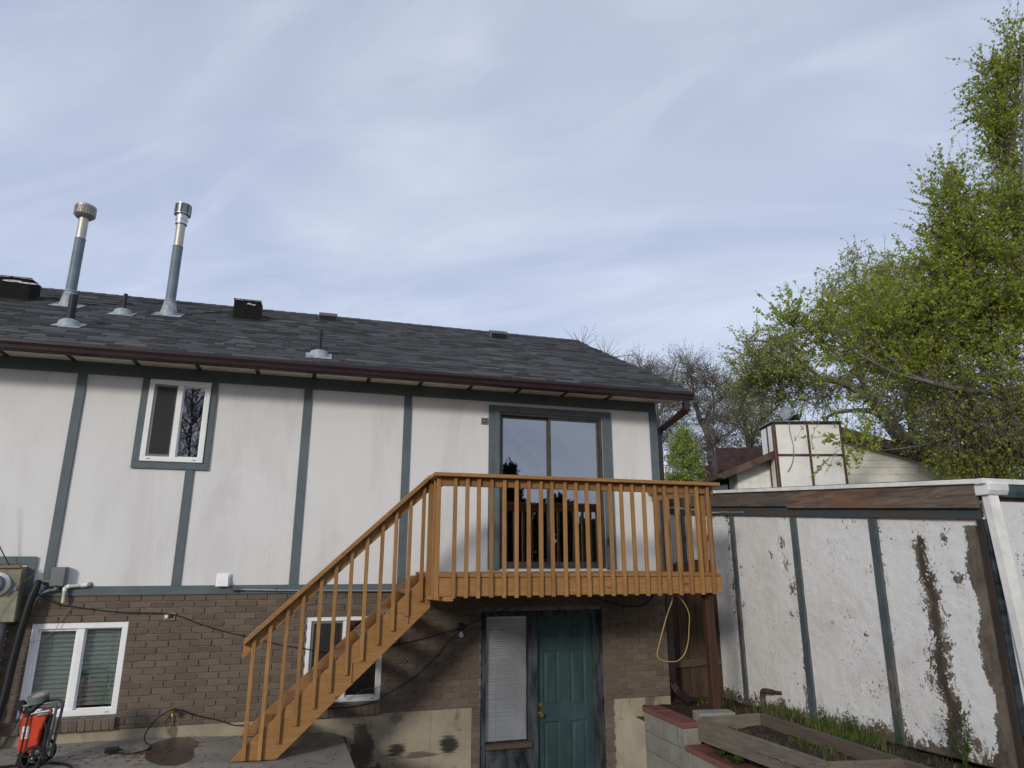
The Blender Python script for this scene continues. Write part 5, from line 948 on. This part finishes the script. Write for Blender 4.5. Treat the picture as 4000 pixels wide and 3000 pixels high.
# ------------------------------------------------------------------ trees
class Tree:
    def __init__(s, seed): s.rn = random.Random(seed); s.w = MB(); s.tw = MB(); s.sk = []; s.lc = []; s.cent = []
    def limb(s, pts, r0, r1, n=6, wob=.0):
        c_ = curve(pts, n); k_ = len(c_)
        if wob: c_ = [c_[0]]+[p+Vector((s.rn.gauss(0, wob), s.rn.gauss(0, wob), s.rn.gauss(0, wob))) for p in c_[1:]]
        s.w.tube(c_, [r0+(r1-r0)*i/(k_-1) for i in range(k_)], 7, False)
        for i in range(1, k_): s.sk.append((c_[i], (c_[i]-c_[i-1]).normalized(), r0+(r1-r0)*i/(k_-1)))
        return s
    def leaves(s, p, n, spread, size):
        rn = s.rn
        for _ in range(n): s.lc.append((p.x+rn.gauss(0, spread), p.y+rn.gauss(0, spread), p.z+rn.gauss(0, spread), size*rn.choice((.5, .65, .85, 1.05, 1.4))))
    def fill(s, env, nb, twigs=(5, 9), tl=(.3, .8), lv=(6, 12), size=.05, droop=.0, up=.0, rb=.02, spread=.03, rt=.005, bare=0.0, nearest=26, clump=None):
        rn = s.rn; tot = sum(e[6] for e in env)
        for _ in range(nb):
            q = rn.uniform(0, tot)
            for e in env:
                q -= e[6]
                if q <= 0: break
            c_, (u, v, D_, ru, rv, rd, wt) = at(e[0], e[1], e[2]), e
            while True:
                a, b_, c2 = rn.uniform(-1, 1), rn.uniform(-1, 1), rn.uniform(-1, 1)
                if a*a+b_*b_+c2*c2 <= 1: break
            T = c_+RT*(a*ru*D_/FPX)+Vector((0, 0, 1))*(b_*rv*D_/FPX)+FH*(c2*rd)
            cand = [rn.choice(s.sk) for _ in range(nearest)]
            p0, d0, r0 = min(cand, key=lambda k_: (k_[0]-T).length+ (.6 if k_[0].z > T.z+.3 and not droop else 0))
            L_ = (T-p0).length
            if L_ < .15: continue
            m_ = p0+(T-p0)*.5+Vector((rn.gauss(0, .08), rn.gauss(0, .08), rn.gauss(0, .06)+.12-droop*.1))*L_
            n_ = max(4, min(12, int(L_/.25)+3)); pr = []
            for i in range(n_+1):
                t_ = i/n_; p = p0*(1-t_)**2+m_*2*t_*(1-t_)+T*t_*t_; p.z -= droop*.22*L_*t_*t_*t_; pr.append(p+Vector((rn.gauss(0, .012), rn.gauss(0, .012), rn.gauss(0, .012)))*L_**.5)
            rs = min(r0*.7, rb*(.5+L_*.35)); s.tw.tube(pr, [rs+(rt-rs)*(i/n_)**.8 for i in range(n_+1)], 4, False)
            for i in range(1, n_+1, 2): s.sk.append((pr[i], (pr[i]-pr[i-1]).normalized(), max(rt, rs*(1-i/n_))))
            isbare = rn.random() < bare
            for _t in range(rn.randint(*twigs)):
                t_ = rn.uniform(.25, 1.0); i = min(n_-1, int(t_*n_)); b0 = pr[i].lerp(pr[i+1], t_*n_-i); d = (pr[i+1]-pr[i]).normalized()
                d = (d*.8+Vector((rn.gauss(0, .6), rn.gauss(0, .6), rn.gauss(0, .5)+up-droop*.4))).normalized(); l_ = rn.uniform(*tl); pp = [b0]
                for k_ in range(3): d = (d+Vector((rn.gauss(0, .16), rn.gauss(0, .16), rn.gauss(0, .14)+up*.25-droop*.22))).normalized(); pp.append(pp[-1]+d*l_/3)
                s.tw.tube(pp, [rt, rt*.85, rt*.7, rt*.45], 3, False)
                if isbare: continue
                nl = rn.randint(*lv)
                for k_ in range(nl):
                    f_ = rn.uniform(.1, 1.02)*3; i2 = min(2, int(f_)); p = pp[i2].lerp(pp[i2+1], f_-i2); s.leaves(p, 1 if not clump else rn.randint(*clump), spread, size)
        return s
    def done(s, name, label, barkm, leafm, group=None, twigm=None):
        base = s.w.v[0]; t_ = thing(name, label, 'tree', (s.base.x, s.base.y, s.base.z), group); tr = s.w.build('trunk', barkm, t_, smooth=2)
        s.tw.build('branches', twigm or barkm, t_, smooth=2)
        if s.lc:
            A_ = np.array(s.lc); n_ = len(A_); rg = np.random.default_rng(5); d1 = rg.normal(size=(n_, 3)); d1 /= np.linalg.norm(d1, axis=1)[:, None]; d2 = np.cross(d1, rg.normal(size=(n_, 3))); d2 /= np.linalg.norm(d2, axis=1)[:, None]
            h = A_[:, 3:4]; c_ = A_[:, :3]-np.array(s.base); wdt = .34
            P_ = np.stack([c_-d1*h*.5, c_+d2*h*wdt-d1*h*.05, c_+d1*h*.5, c_-d2*h*wdt-d1*h*.05], 1).reshape(-1, 3); me = bpy.data.meshes.new('crown')
            me.vertices.add(4*n_); me.vertices.foreach_set('co', P_.astype(np.float32).ravel()); me.loops.add(4*n_); me.loops.foreach_set('vertex_index', np.arange(4*n_, dtype=np.int32)); me.polygons.add(n_); me.polygons.foreach_set('loop_start', np.arange(0, 4*n_, 4, dtype=np.int32))
            try: me.polygons.foreach_set('loop_total', np.full(n_, 4, dtype=np.int32))
            except Exception: pass
            me.update(calc_edges=True); me.validate(); o = bpy.data.objects.new('crown', me); C.objects.link(o); me.materials.append(leafm); o.parent = t_
        print(name, 'leaves', len(s.lc), 'wood', len(s.w.v)+len(s.tw.v)); return t_
def r4(x, y): return 2700+.6027*x, 900+.6027*y
# near elm on the right, leaves in fat lime clusters
T = Tree(2); D0 = 16.5
g0 = at(4180, 2000, D0+.5); T.base = Vector((g0.x, g0.y, -1.6))
T.limb([T.base, at(4170, 2000, D0+.5), at(4130, 1600, D0+.5), at(4060, 1250, D0+.4), at(3985, 1000, D0+.3), at(3950, 700, D0+.2), at(3975, 300, D0)], .30, .05, 6)
T.limb([at(4110, 1560, D0+.5), at(4000, 1530, D0+.1), at(3860, 1535, D0-.4), at(3725, 1515, D0-.7), at(3635, 1495, D0-.9), at(3560, 1465, D0-1), at(3480, 1400, D0-1), at(3400, 1300, D0-1)], .12, .02, 6)
T.limb([at(4070, 1330, D0+.4), at(3990, 1280, D0+.2), at(3930, 1240, D0), at(3880, 1190, D0-.2), at(3830, 1150, D0-.3), at(3770, 1020, D0-.4), at(3735, 850, D0-.4), at(3712, 650, D0-.4)], .09, .014, 6)
T.limb([at(4050, 1230, D0+.4), at(3975, 1120, D0+.6), at(3930, 1050, D0+.7), at(3905, 900, D0+.8), at(3915, 700, D0+.8), at(3930, 480, D0+.6), at(3905, 260, D0+.6)], .07, .014, 6)
T.limb([at(4060, 1270, D0+.4), at(4010, 1100, D0-.2), at(3985, 950, D0-.4), at(4000, 600, D0-.5), at(3990, 200, D0-.5)], .08, .02, 6)
T.limb([at(4120, 1600, D0+.4), at(4020, 1600, D0+.8), at(3900, 1640, D0+1), at(3760, 1700, D0+.8), at(3600, 1740, D0+.2), at(3450, 1760, D0-.4)], .07, .012, 6)
T.limb([at(3860, 1535, D0-.4), at(3700, 1400, D0-.2), at(3560, 1290, D0), at(3440, 1180, D0), at(3380, 1080, D0)], .05, .012, 6)
T.limb([at(3635, 1495, D0-.9), at(3480, 1450, D0-1.3), at(3300, 1350, D0-1.3), at(3180, 1290, D0-1.2), at(3060, 1260, D0-1.2)], .04, .010, 6)
env = [(3740, 1400, D0, 360, 300, 1.6, 9), (3400, 1330, D0-.6, 330, 210, 1.0, 5), (3600, 1180, D0, 250, 210, 1.2, 5), (3870, 1150, D0, 240, 260, 1.3, 5), (3790, 1020, D0, 150, 170, .9, 2), (3730, 930, D0-.4, 100, 150, .6, 2.2), (3712, 730, D0-.4, 38, 100, .3, 1.3), (3640, 800, D0-.4, 30, 60, .3, .4), (3900, 420, D0+.3, 95, 230, .7, 3.4), (3975, 700, D0+.2, 90, 330, .8, 2.8), (3990, 200, D0, 45, 190, .5, 1.5), (3870, 300, D0+.5, 60, 110, .4, .8), (3950, 1250, D0, 200, 300, 1.3, 4), (3940, 880, D0, 110, 200, .9, 2.5), (3080, 1250, D0-1.2, 90, 50, .4, .5)]
T.fill(env, 820, (4, 7), (.5, 1.25), (9, 17), .074, up=.30, rb=.019, rt=.006, clump=(1, 3), spread=.026)
T.fill([(3860, 1650, D0, 300, 170, 1.5, 6), (3600, 1600, D0, 220, 110, 1.0, 1)], 280, (6, 12), (.4, 1.1), (4, 8), .065, droop=.5, rb=.017, rt=.0055, bare=.25)
T.fill([(3880, 1790, D0+.3, 240, 90, .8, 3)], 130, (5, 9), (.4, .9), (5, 10), .065, droop=.3, rb=.015, rt=.005, clump=(1, 2))
T.fill([(3330, 1740, D0-1, 190, 80, .5, 1)], 20, (3, 6), (.25, .55), (7, 12), .072, droop=.1, rb=.014, clump=(1, 3), spread=.025, nearest=90)
T.fill([(3990, 1100, D0, 160, 600, 1, 1)], 60, (4, 8), (.4, 1.0), (1, 3), .06, up=.2, rb=.012, bare=.6)
T.done('elm_tree', 'tall near elm at the right edge, bright lime leaves on long wands', BARK, LEAF1, 'trees behind the shed', BARKL)
# the greener elm behind, over the neighbour's roof
T = Tree(6); D1 = 24.0
g0 = at(3700, 1900, D1); T.base = Vector((g0.x, g0.y, -1.6))
p_ = lambda x, y, d=0: at(*r4(x, y), D1+d)
T.limb([T.base, at(3690, 2000, D1), p_(1560, 1420), p_(1350, 1330), p_(1260, 1200), p_(1150, 1090), p_(1000, 990), p_(850, 960), p_(700, 950), p_(520, 930)], .36, .05, 6)
T.limb([p_(1330, 1310), p_(1210, 1190, .4), p_(1100, 1165, .6), p_(950, 1180, .8), p_(850, 1225, 1)], .14, .04, 6)
T.limb([p_(1450, 1390), p_(1420, 1100, 1), p_(1400, 850, 1.2), p_(1310, 600, 1.2), p_(1230, 500, 1), p_(1150, 440, 1), p_(1060, 330, .8)], .20, .03, 6)
T.limb([p_(1390, 800, 1), p_(1500, 560, .6), p_(1560, 300, .6), p_(1600, 120, .4)], .12, .02, 6)
T.limb([p_(1150, 1090), p_(1060, 850, -.8), p_(950, 650, -1), p_(900, 470, -1), p_(960, 300, -1)], .10, .02, 6)
T.limb([p_(850, 960), p_(640, 800, -.5), p_(480, 720, -.8), p_(330, 720, -1)], .07, .02, 6)
env = [(*r4(1150, 420), D1+.6, 190, 230, 2.0, 5), (*r4(1000, 800), D1, 330, 210, 2.2, 6), (*r4(520, 830), D1-.4, 190, 140, 1.6, 4), (*r4(600, 1010), D1, 240, 90, 1.8, 3), (*r4(1500, 600), D1+.4, 260, 300, 2.2, 6), (*r4(1350, 1000), D1, 200, 200, 2.0, 2.5)]
T.fill(env, 640, (5, 9), (.35, .9), (5, 9), .082, up=.18, rb=.022, rt=.008, spread=.04, clump=(1, 2))
T.fill([(*r4(600, 1080), D1+.8, 260, 130, 1.6, 3), (*r4(1450, 1250), D1, 220, 160, 1.6, 1)], 120, (6, 10), (.4, 1.1), (1, 4), .075, droop=.7, rt=.007)
T.done('elm_tree', "big elm with olive spring leaves arching over the neighbour's roof", BARK, LEAF2, 'trees behind the shed')
# bare trees with brown buds beyond the gutter end
def bare_tree(u0, pts, env, nb, seed, lab, D_, lf=BUDS, lv=(4, 8), size=.06, grp='bare budding trees beyond the roof', rt=.008):
    T = Tree(seed); g0 = at(u0, 1950, D_); T.base = Vector((g0.x, g0.y, -1.6)); first = True
    for pl, r0, r1 in pts:
        q = [at(a, b_, D_+(c_[0] if c_ else 0)) for a, b_, *c_ in pl]
        T.limb(([T.base] if first else [])+q, r0, r1, 5); first = False
    T.fill(env, nb, (7, 12), (.5, 1.3), lv, size, up=.25, rb=.03, rt=rt, spread=.05); T.done('bare_tree', lab, BARK, lf, grp); return T
bare_tree(2790, [([(2790, 1900), (2765, 1700), (2735, 1640), (2715, 1560), (2700, 1470)], .22, .05), ([(2760, 1690), (2770, 1600), (2830, 1540), (2860, 1480)], .12, .04), ([(2735, 1650), (2790, 1600), (2780, 1520)], .08, .03)],
          [(2690, 1520, 30, 110, 135, 2, 5), (2800, 1600, 30, 90, 170, 2, 5), (2760, 1740, 30, 120, 110, 1.5, 4)], 230, 12, 'bare brown budding tree right behind the downspout', 30)
bare_tree(2560, [([(2560, 1900), (2565, 1700), (2560, 1560), (2530, 1480), (2500, 1430)], .20, .04), ([(2562, 1640), (2600, 1560), (2620, 1480), (2640, 1420)], .12, .03)],
          [(2560, 1500, 33, 90, 95, 2, 5), (2600, 1650, 33, 90, 150, 2, 5), (2490, 1460, 33, 50, 60, 1.5, 1.5)], 190, 14, 'bare budding tree rising behind the right end of the gutter', 33)
bare_tree(2330, [([(2330, 1900), (2340, 1600), (2350, 1450), (2370, 1390)], .12, .025), ([(2338, 1620), (2300, 1480), (2265, 1370)], .06, .02)],
          [(2378, 1400, 27, 25, 50, .5, 3), (2262, 1345, 27, 18, 25, .4, 1), (2455, 1440, 27, 20, 25, .5, 1)], 16, 15, 'leafless thin tree whose top twigs show just above the ridge end', 27, lv=(0, 1), rt=.009)
bare_tree(2930, [([(2930, 1900), (2925, 1750), (2905, 1620), (2880, 1500)], .2, .05), ([(2922, 1740), (2980, 1640), (3040, 1590)], .12, .03)],
          [(2930, 1640, 32, 110, 170, 2, 5), (3000, 1740, 32, 90, 100, 2, 3), (2860, 1560, 32, 70, 130, 2, 2)], 200, 19, 'thicket-like budding tree between the bare trees and the chimney chase', 32, lf=LEAF2, lv=(3, 7), size=.08)
# yellow green conical young tree
T = Tree(31); D_ = 19; g0 = at(2665, 1950, D_); T.base = Vector((g0.x, g0.y, -1.6)); T.limb([T.base, at(2665, 1900, D_), at(2668, 1780, D_), at(2672, 1665, D_)], .07, .012, 8)
T.fill([(2665, 1860, D_, 80, 70, .6, 5), (2668, 1790, D_, 62, 60, .45, 4), (2672, 1725, D_, 32, 50, .25, 1.6), (2660, 1930, D_, 75, 60, .5, 3)], 230, (5, 9), (.15, .4), (7, 12), .055, up=.5, rb=.01, rt=.005, spread=.03); T.done('young_tree', 'small bright yellow-green conical tree just right of the downspout', BARK, LEAF3)
# behind the camera: what the panes reflect
def ref_tree(x, y, h, seed, conifer, lab):
    T = Tree(seed); T.base = Vector((x, y, -1.6)); rn = T.rn
    if conifer:
        T.limb([T.base, Vector((x, y, h))], .2, .03, 10)
        for k_ in range(420):
            t_ = rn.random()**.8; z = -.6+(h+.6)*t_; r = (1-t_)**.75*h*.30+.15; a = rn.uniform(0, 6.28); r *= rn.uniform(.65, 1.15)
            p0 = Vector((x, y, z)); p1 = p0+Vector((math.cos(a)*r, math.sin(a)*r, rn.uniform(-.1, .45))); T.tw.tube([p0, p0.lerp(p1, .5)+Vector((0, 0, -.05)), p1], [.02, .012, .006], 3, False)
            for j in range(9): T.leaves(p0.lerp(p1, rn.uniform(.3, 1.05)), 4, .10, .20)
        T.done('conifer_tree', lab, BARK, CONIF)
    else:
        T.limb([T.base, Vector((x, y, 1.5)), Vector((x+.2, y, 4)), Vector((x-.2, y, h))], .10, .03, 5)
        for k_ in range(16):
            a = rn.uniform(0, 6.28); z = rn.uniform(.8, h-2); q = Vector((x, y, z)); T.limb([q, q+Vector((math.cos(a)*1.2, math.sin(a)*1.2, 1.2)), q+Vector((math.cos(a+.3)*2.6, math.sin(a+.3)*2.6, 2.6))], .045, .012, 5)
        for k_ in range(1500):
            p0, d0, r0 = rn.choice(T.sk); d = (d0+Vector((rn.gauss(0, .6), rn.gauss(0, .6), rn.gauss(0, .5)+.2))).normalized(); pp = [p0]; l_ = rn.uniform(.6, 1.6)
            for j in range(4): d = (d+Vector((rn.gauss(0, .2), rn.gauss(0, .2), rn.gauss(0, .15)+.05))).normalized(); pp.append(pp[-1]+d*l_/4)
            rs = max(.013, min(r0*.65, .03)); T.tw.tube(pp, [rs, rs*.85, rs*.7, rs*.55, rs*.45], 4, False)
            for j in (1, 2, 3, 4): T.sk.append((pp[j], (pp[j]-pp[j-1]).normalized(), rs*(1-j*.18)))
        T.done('bare_tree', lab, BARK, BUDS)
ref_tree(-3.4, -27, 11.5, 41, False, 'large leafless tree mirrored in the upper window'); ref_tree(-6.2, -25, 8.0, 42, False, 'second leafless tree standing farther back behind the viewer')
ref_tree(10.6, -24, 6.4, 43, True, 'tall dark conifer mirrored in the patio door'); ref_tree(12.4, -25, 4.9, 44, True, 'lower dark conifer mirrored beside the tall one'); ref_tree(7.5, -30, 3.6, 45, True, 'small dark conifer far behind the viewer')
rn = random.Random(61); hl = ['broad dark shrub in the row behind the viewer', 'second broad shrub of the row behind the viewer']
hm, hb = [], MB()
for k_ in range(13000):
    x = rn.uniform(-16, 26); top = 3.1+.7*math.sin(x*.9)+.5*math.sin(x*2.3+1); z = rn.uniform(-1.5, top+rn.gauss(0, .15)); hm.append((x, -29+rn.gauss(0, .6), z))
for p in hm:
    d1 = Vector((rn.gauss(0, 1), rn.gauss(0, 1), rn.gauss(0, 1))).normalized(); d2 = d1.cross(Vector((rn.gauss(0, 1), rn.gauss(0, 1), rn.gauss(0, 1)))).normalized(); p = Vector(p); s_ = .38
    hb.add([p-d1*s_, p+d2*s_*.6, p+d1*s_, p-d2*s_*.6], [(0, 1, 2, 3)])
struct(hb.build('hedge', CONIF, None), 'stuff')
# ------------------------------------------------------------------ grass and weeds
def blades(name, spots, mat, lab=None):
    mb = MB(); rn = random.Random(9)
    for (x, y, z, h, n_, sp) in spots:
        for _ in range(n_):
            a = rn.uniform(0, 6.28); px, py = x+rn.gauss(0, sp), y+rn.gauss(0, sp); hh = h*rn.uniform(.5, 1.2); b_ = rn.uniform(.1, .65)*hh; w_ = rn.uniform(.002, .0045); c, s_ = math.cos(a), math.sin(a); px = min(px, 8.185) if px < 8.25 else px
            mb.add([(px-s_*w_, py+c*w_, z), (px+s_*w_, py-c*w_, z), (px+c*b_*.4+s_*w_*.8, py+s_*b_*.4-c*w_*.8, z+hh*.6), (px+c*b_*.4-s_*w_*.8, py+s_*b_*.4+c*w_*.8, z+hh*.6), (px+c*b_, py+s_*b_, z+hh*.92)], [(0, 1, 2, 3), (3, 2, 4)])
    return mb.build(name, mat, None)
rn = random.Random(77); sp_ = []
for i in range(150):
    y = rn.uniform(-4.6, .1); dens = .5+.5*math.sin(y*2.4+1.2); 
    if y < -.7 and rn.random() < .35+.6*dens: sp_.append((rn.uniform(7.40, 8.17), y, soil_z(8, y)-.01, rn.uniform(.07, .16)*(1.15 if y < -1.2 else .8), 14, .06))
    elif y >= -.7 and rn.random() < .5: sp_.append((rn.uniform(7.3, 8.15), y, soil_z(8, y)-.01, .10, 12, .05))
for i in range(40): sp_.append((rn.uniform(7.85, 8.16), rn.uniform(-2.6, -.9), soil_z(8, -1.5)-.01, rn.uniform(.10, .18), 18, .05))
for i in range(14): sp_.append((rn.uniform(6.72, 7.1), rn.uniform(-3.4, -2.0), -1.37, .05, 7, .03))
for (x, y) in ((7.05, -2.6), (7.12, -2.9), (6.9, -3.2)): sp_.append((x, y, -1.37, .10, 40, .05))
struct(blades('grass', sp_, GRASS), 'stuff')
DRYG = leafmat('dry_grass_blades', (.30, .25, .15), (.17, .13, .08), .2)
struct(blades('dry_grass', [(x+rn.gauss(0, .04), y+rn.gauss(0, .04), z, h*.55, 6, sp*1.5) for x, y, z, h, n_, sp in sp_], DRYG), 'stuff')
def weed(x, y, z, h, n_, lsz, label, seed, mat=WEED, stems=5, group=None):
    rn = random.Random(seed); t_ = thing('weed', label, 'plant', (x, y, z), group); st, lf = MB(), MB()
    for s_ in range(stems):
        a = rn.uniform(0, 6.28); d = Vector((math.cos(a)*.35, math.sin(a)*.35, 1)).normalized(); pp = [Vector((x, y, z))]
        for k_ in range(5): d = (d+Vector((rn.gauss(0, .12), rn.gauss(0, .12), .05))).normalized(); pp.append(pp[-1]+d*h*rn.uniform(.8, 1.1)/5)
        st.tube(pp, .0028, 4, False)
        for k_ in range(n_):
            t = rn.uniform(.25, 1)*5; i = min(4, int(t)); p = pp[i].lerp(pp[i+1], t-i); a = rn.uniform(0, 6.28); e = Vector((math.cos(a), math.sin(a), rn.uniform(.0, .7))).normalized(); sd = e.cross(Vector((0, 0, 1))).normalized(); l_ = lsz*rn.uniform(.7, 1.2)
            lf.add([p, p+e*l_*.5+sd*l_*.22, p+e*l_+Vector((0, 0, -.15*l_)), p+e*l_*.5-sd*l_*.22], [(0, 1, 2, 3)])
    st.build('stem', mat, t_); lf.build('leaf', mat, t_)
def rosette(x, y, z, r, n_, label, seed):
    rn = random.Random(seed); t_ = thing('weed', label, 'plant', (x, y, z)); lf = MB()
    for k_ in range(n_):
        a = 2*math.pi*k_/n_+rn.uniform(-.25, .25); e = Vector((math.cos(a), math.sin(a), rn.uniform(.5, 1.5))).normalized(); sd = e.cross(Vector((0, 0, 1))).normalized(); l_ = r*rn.uniform(.75, 1.15); p = Vector((x, y, z)); q = [p, p+e*l_*.35, p+e*l_*.7+Vector((0, 0, -.05*l_)), p+e*l_+Vector((0, 0, -.22*l_))]; w_ = [.12, .2, .17, .02]
        vs = []; 
        for pt, ww in zip(q, w_): vs += [pt-sd*ww*l_, pt+Vector((0, 0, -.02*l_)), pt+sd*ww*l_]
        lf.add(vs, [(3*i, 3*i+1, 3*i+4, 3*i+3) for i in range(3)]+[(3*i+1, 3*i+2, 3*i+5, 3*i+4) for i in range(3)])
    lf.build('leaf', WEED, t_)
rosette(6.60, -2.30, -1.572, .14, 13, 'broad-leaved green weed rosette on the red cap blocks, the larger one', 1); rosette(6.585, -2.05, -1.572, .12, 9, 'dark green weed behind the larger rosette on the red cap blocks', 2)
weed(8.05, -3.42, -1.42, .42, 22, .05, 'leafy green shoot growing up the shed wall near its corner', 5, stems=6); weed(7.9, -2.30, -1.42, .22, 14, .05, 'bushy green weed in the grass below the third batten', 6); weed(8.0, -2.85, -1.42, .30, 9, .035, 'thin sprouting weed between grass and the peeled streak', 7, stems=4)
weed(7.5, -2.7, -1.42, .14, 12, .04, 'low green weed beside the raised bed outer board', 8)
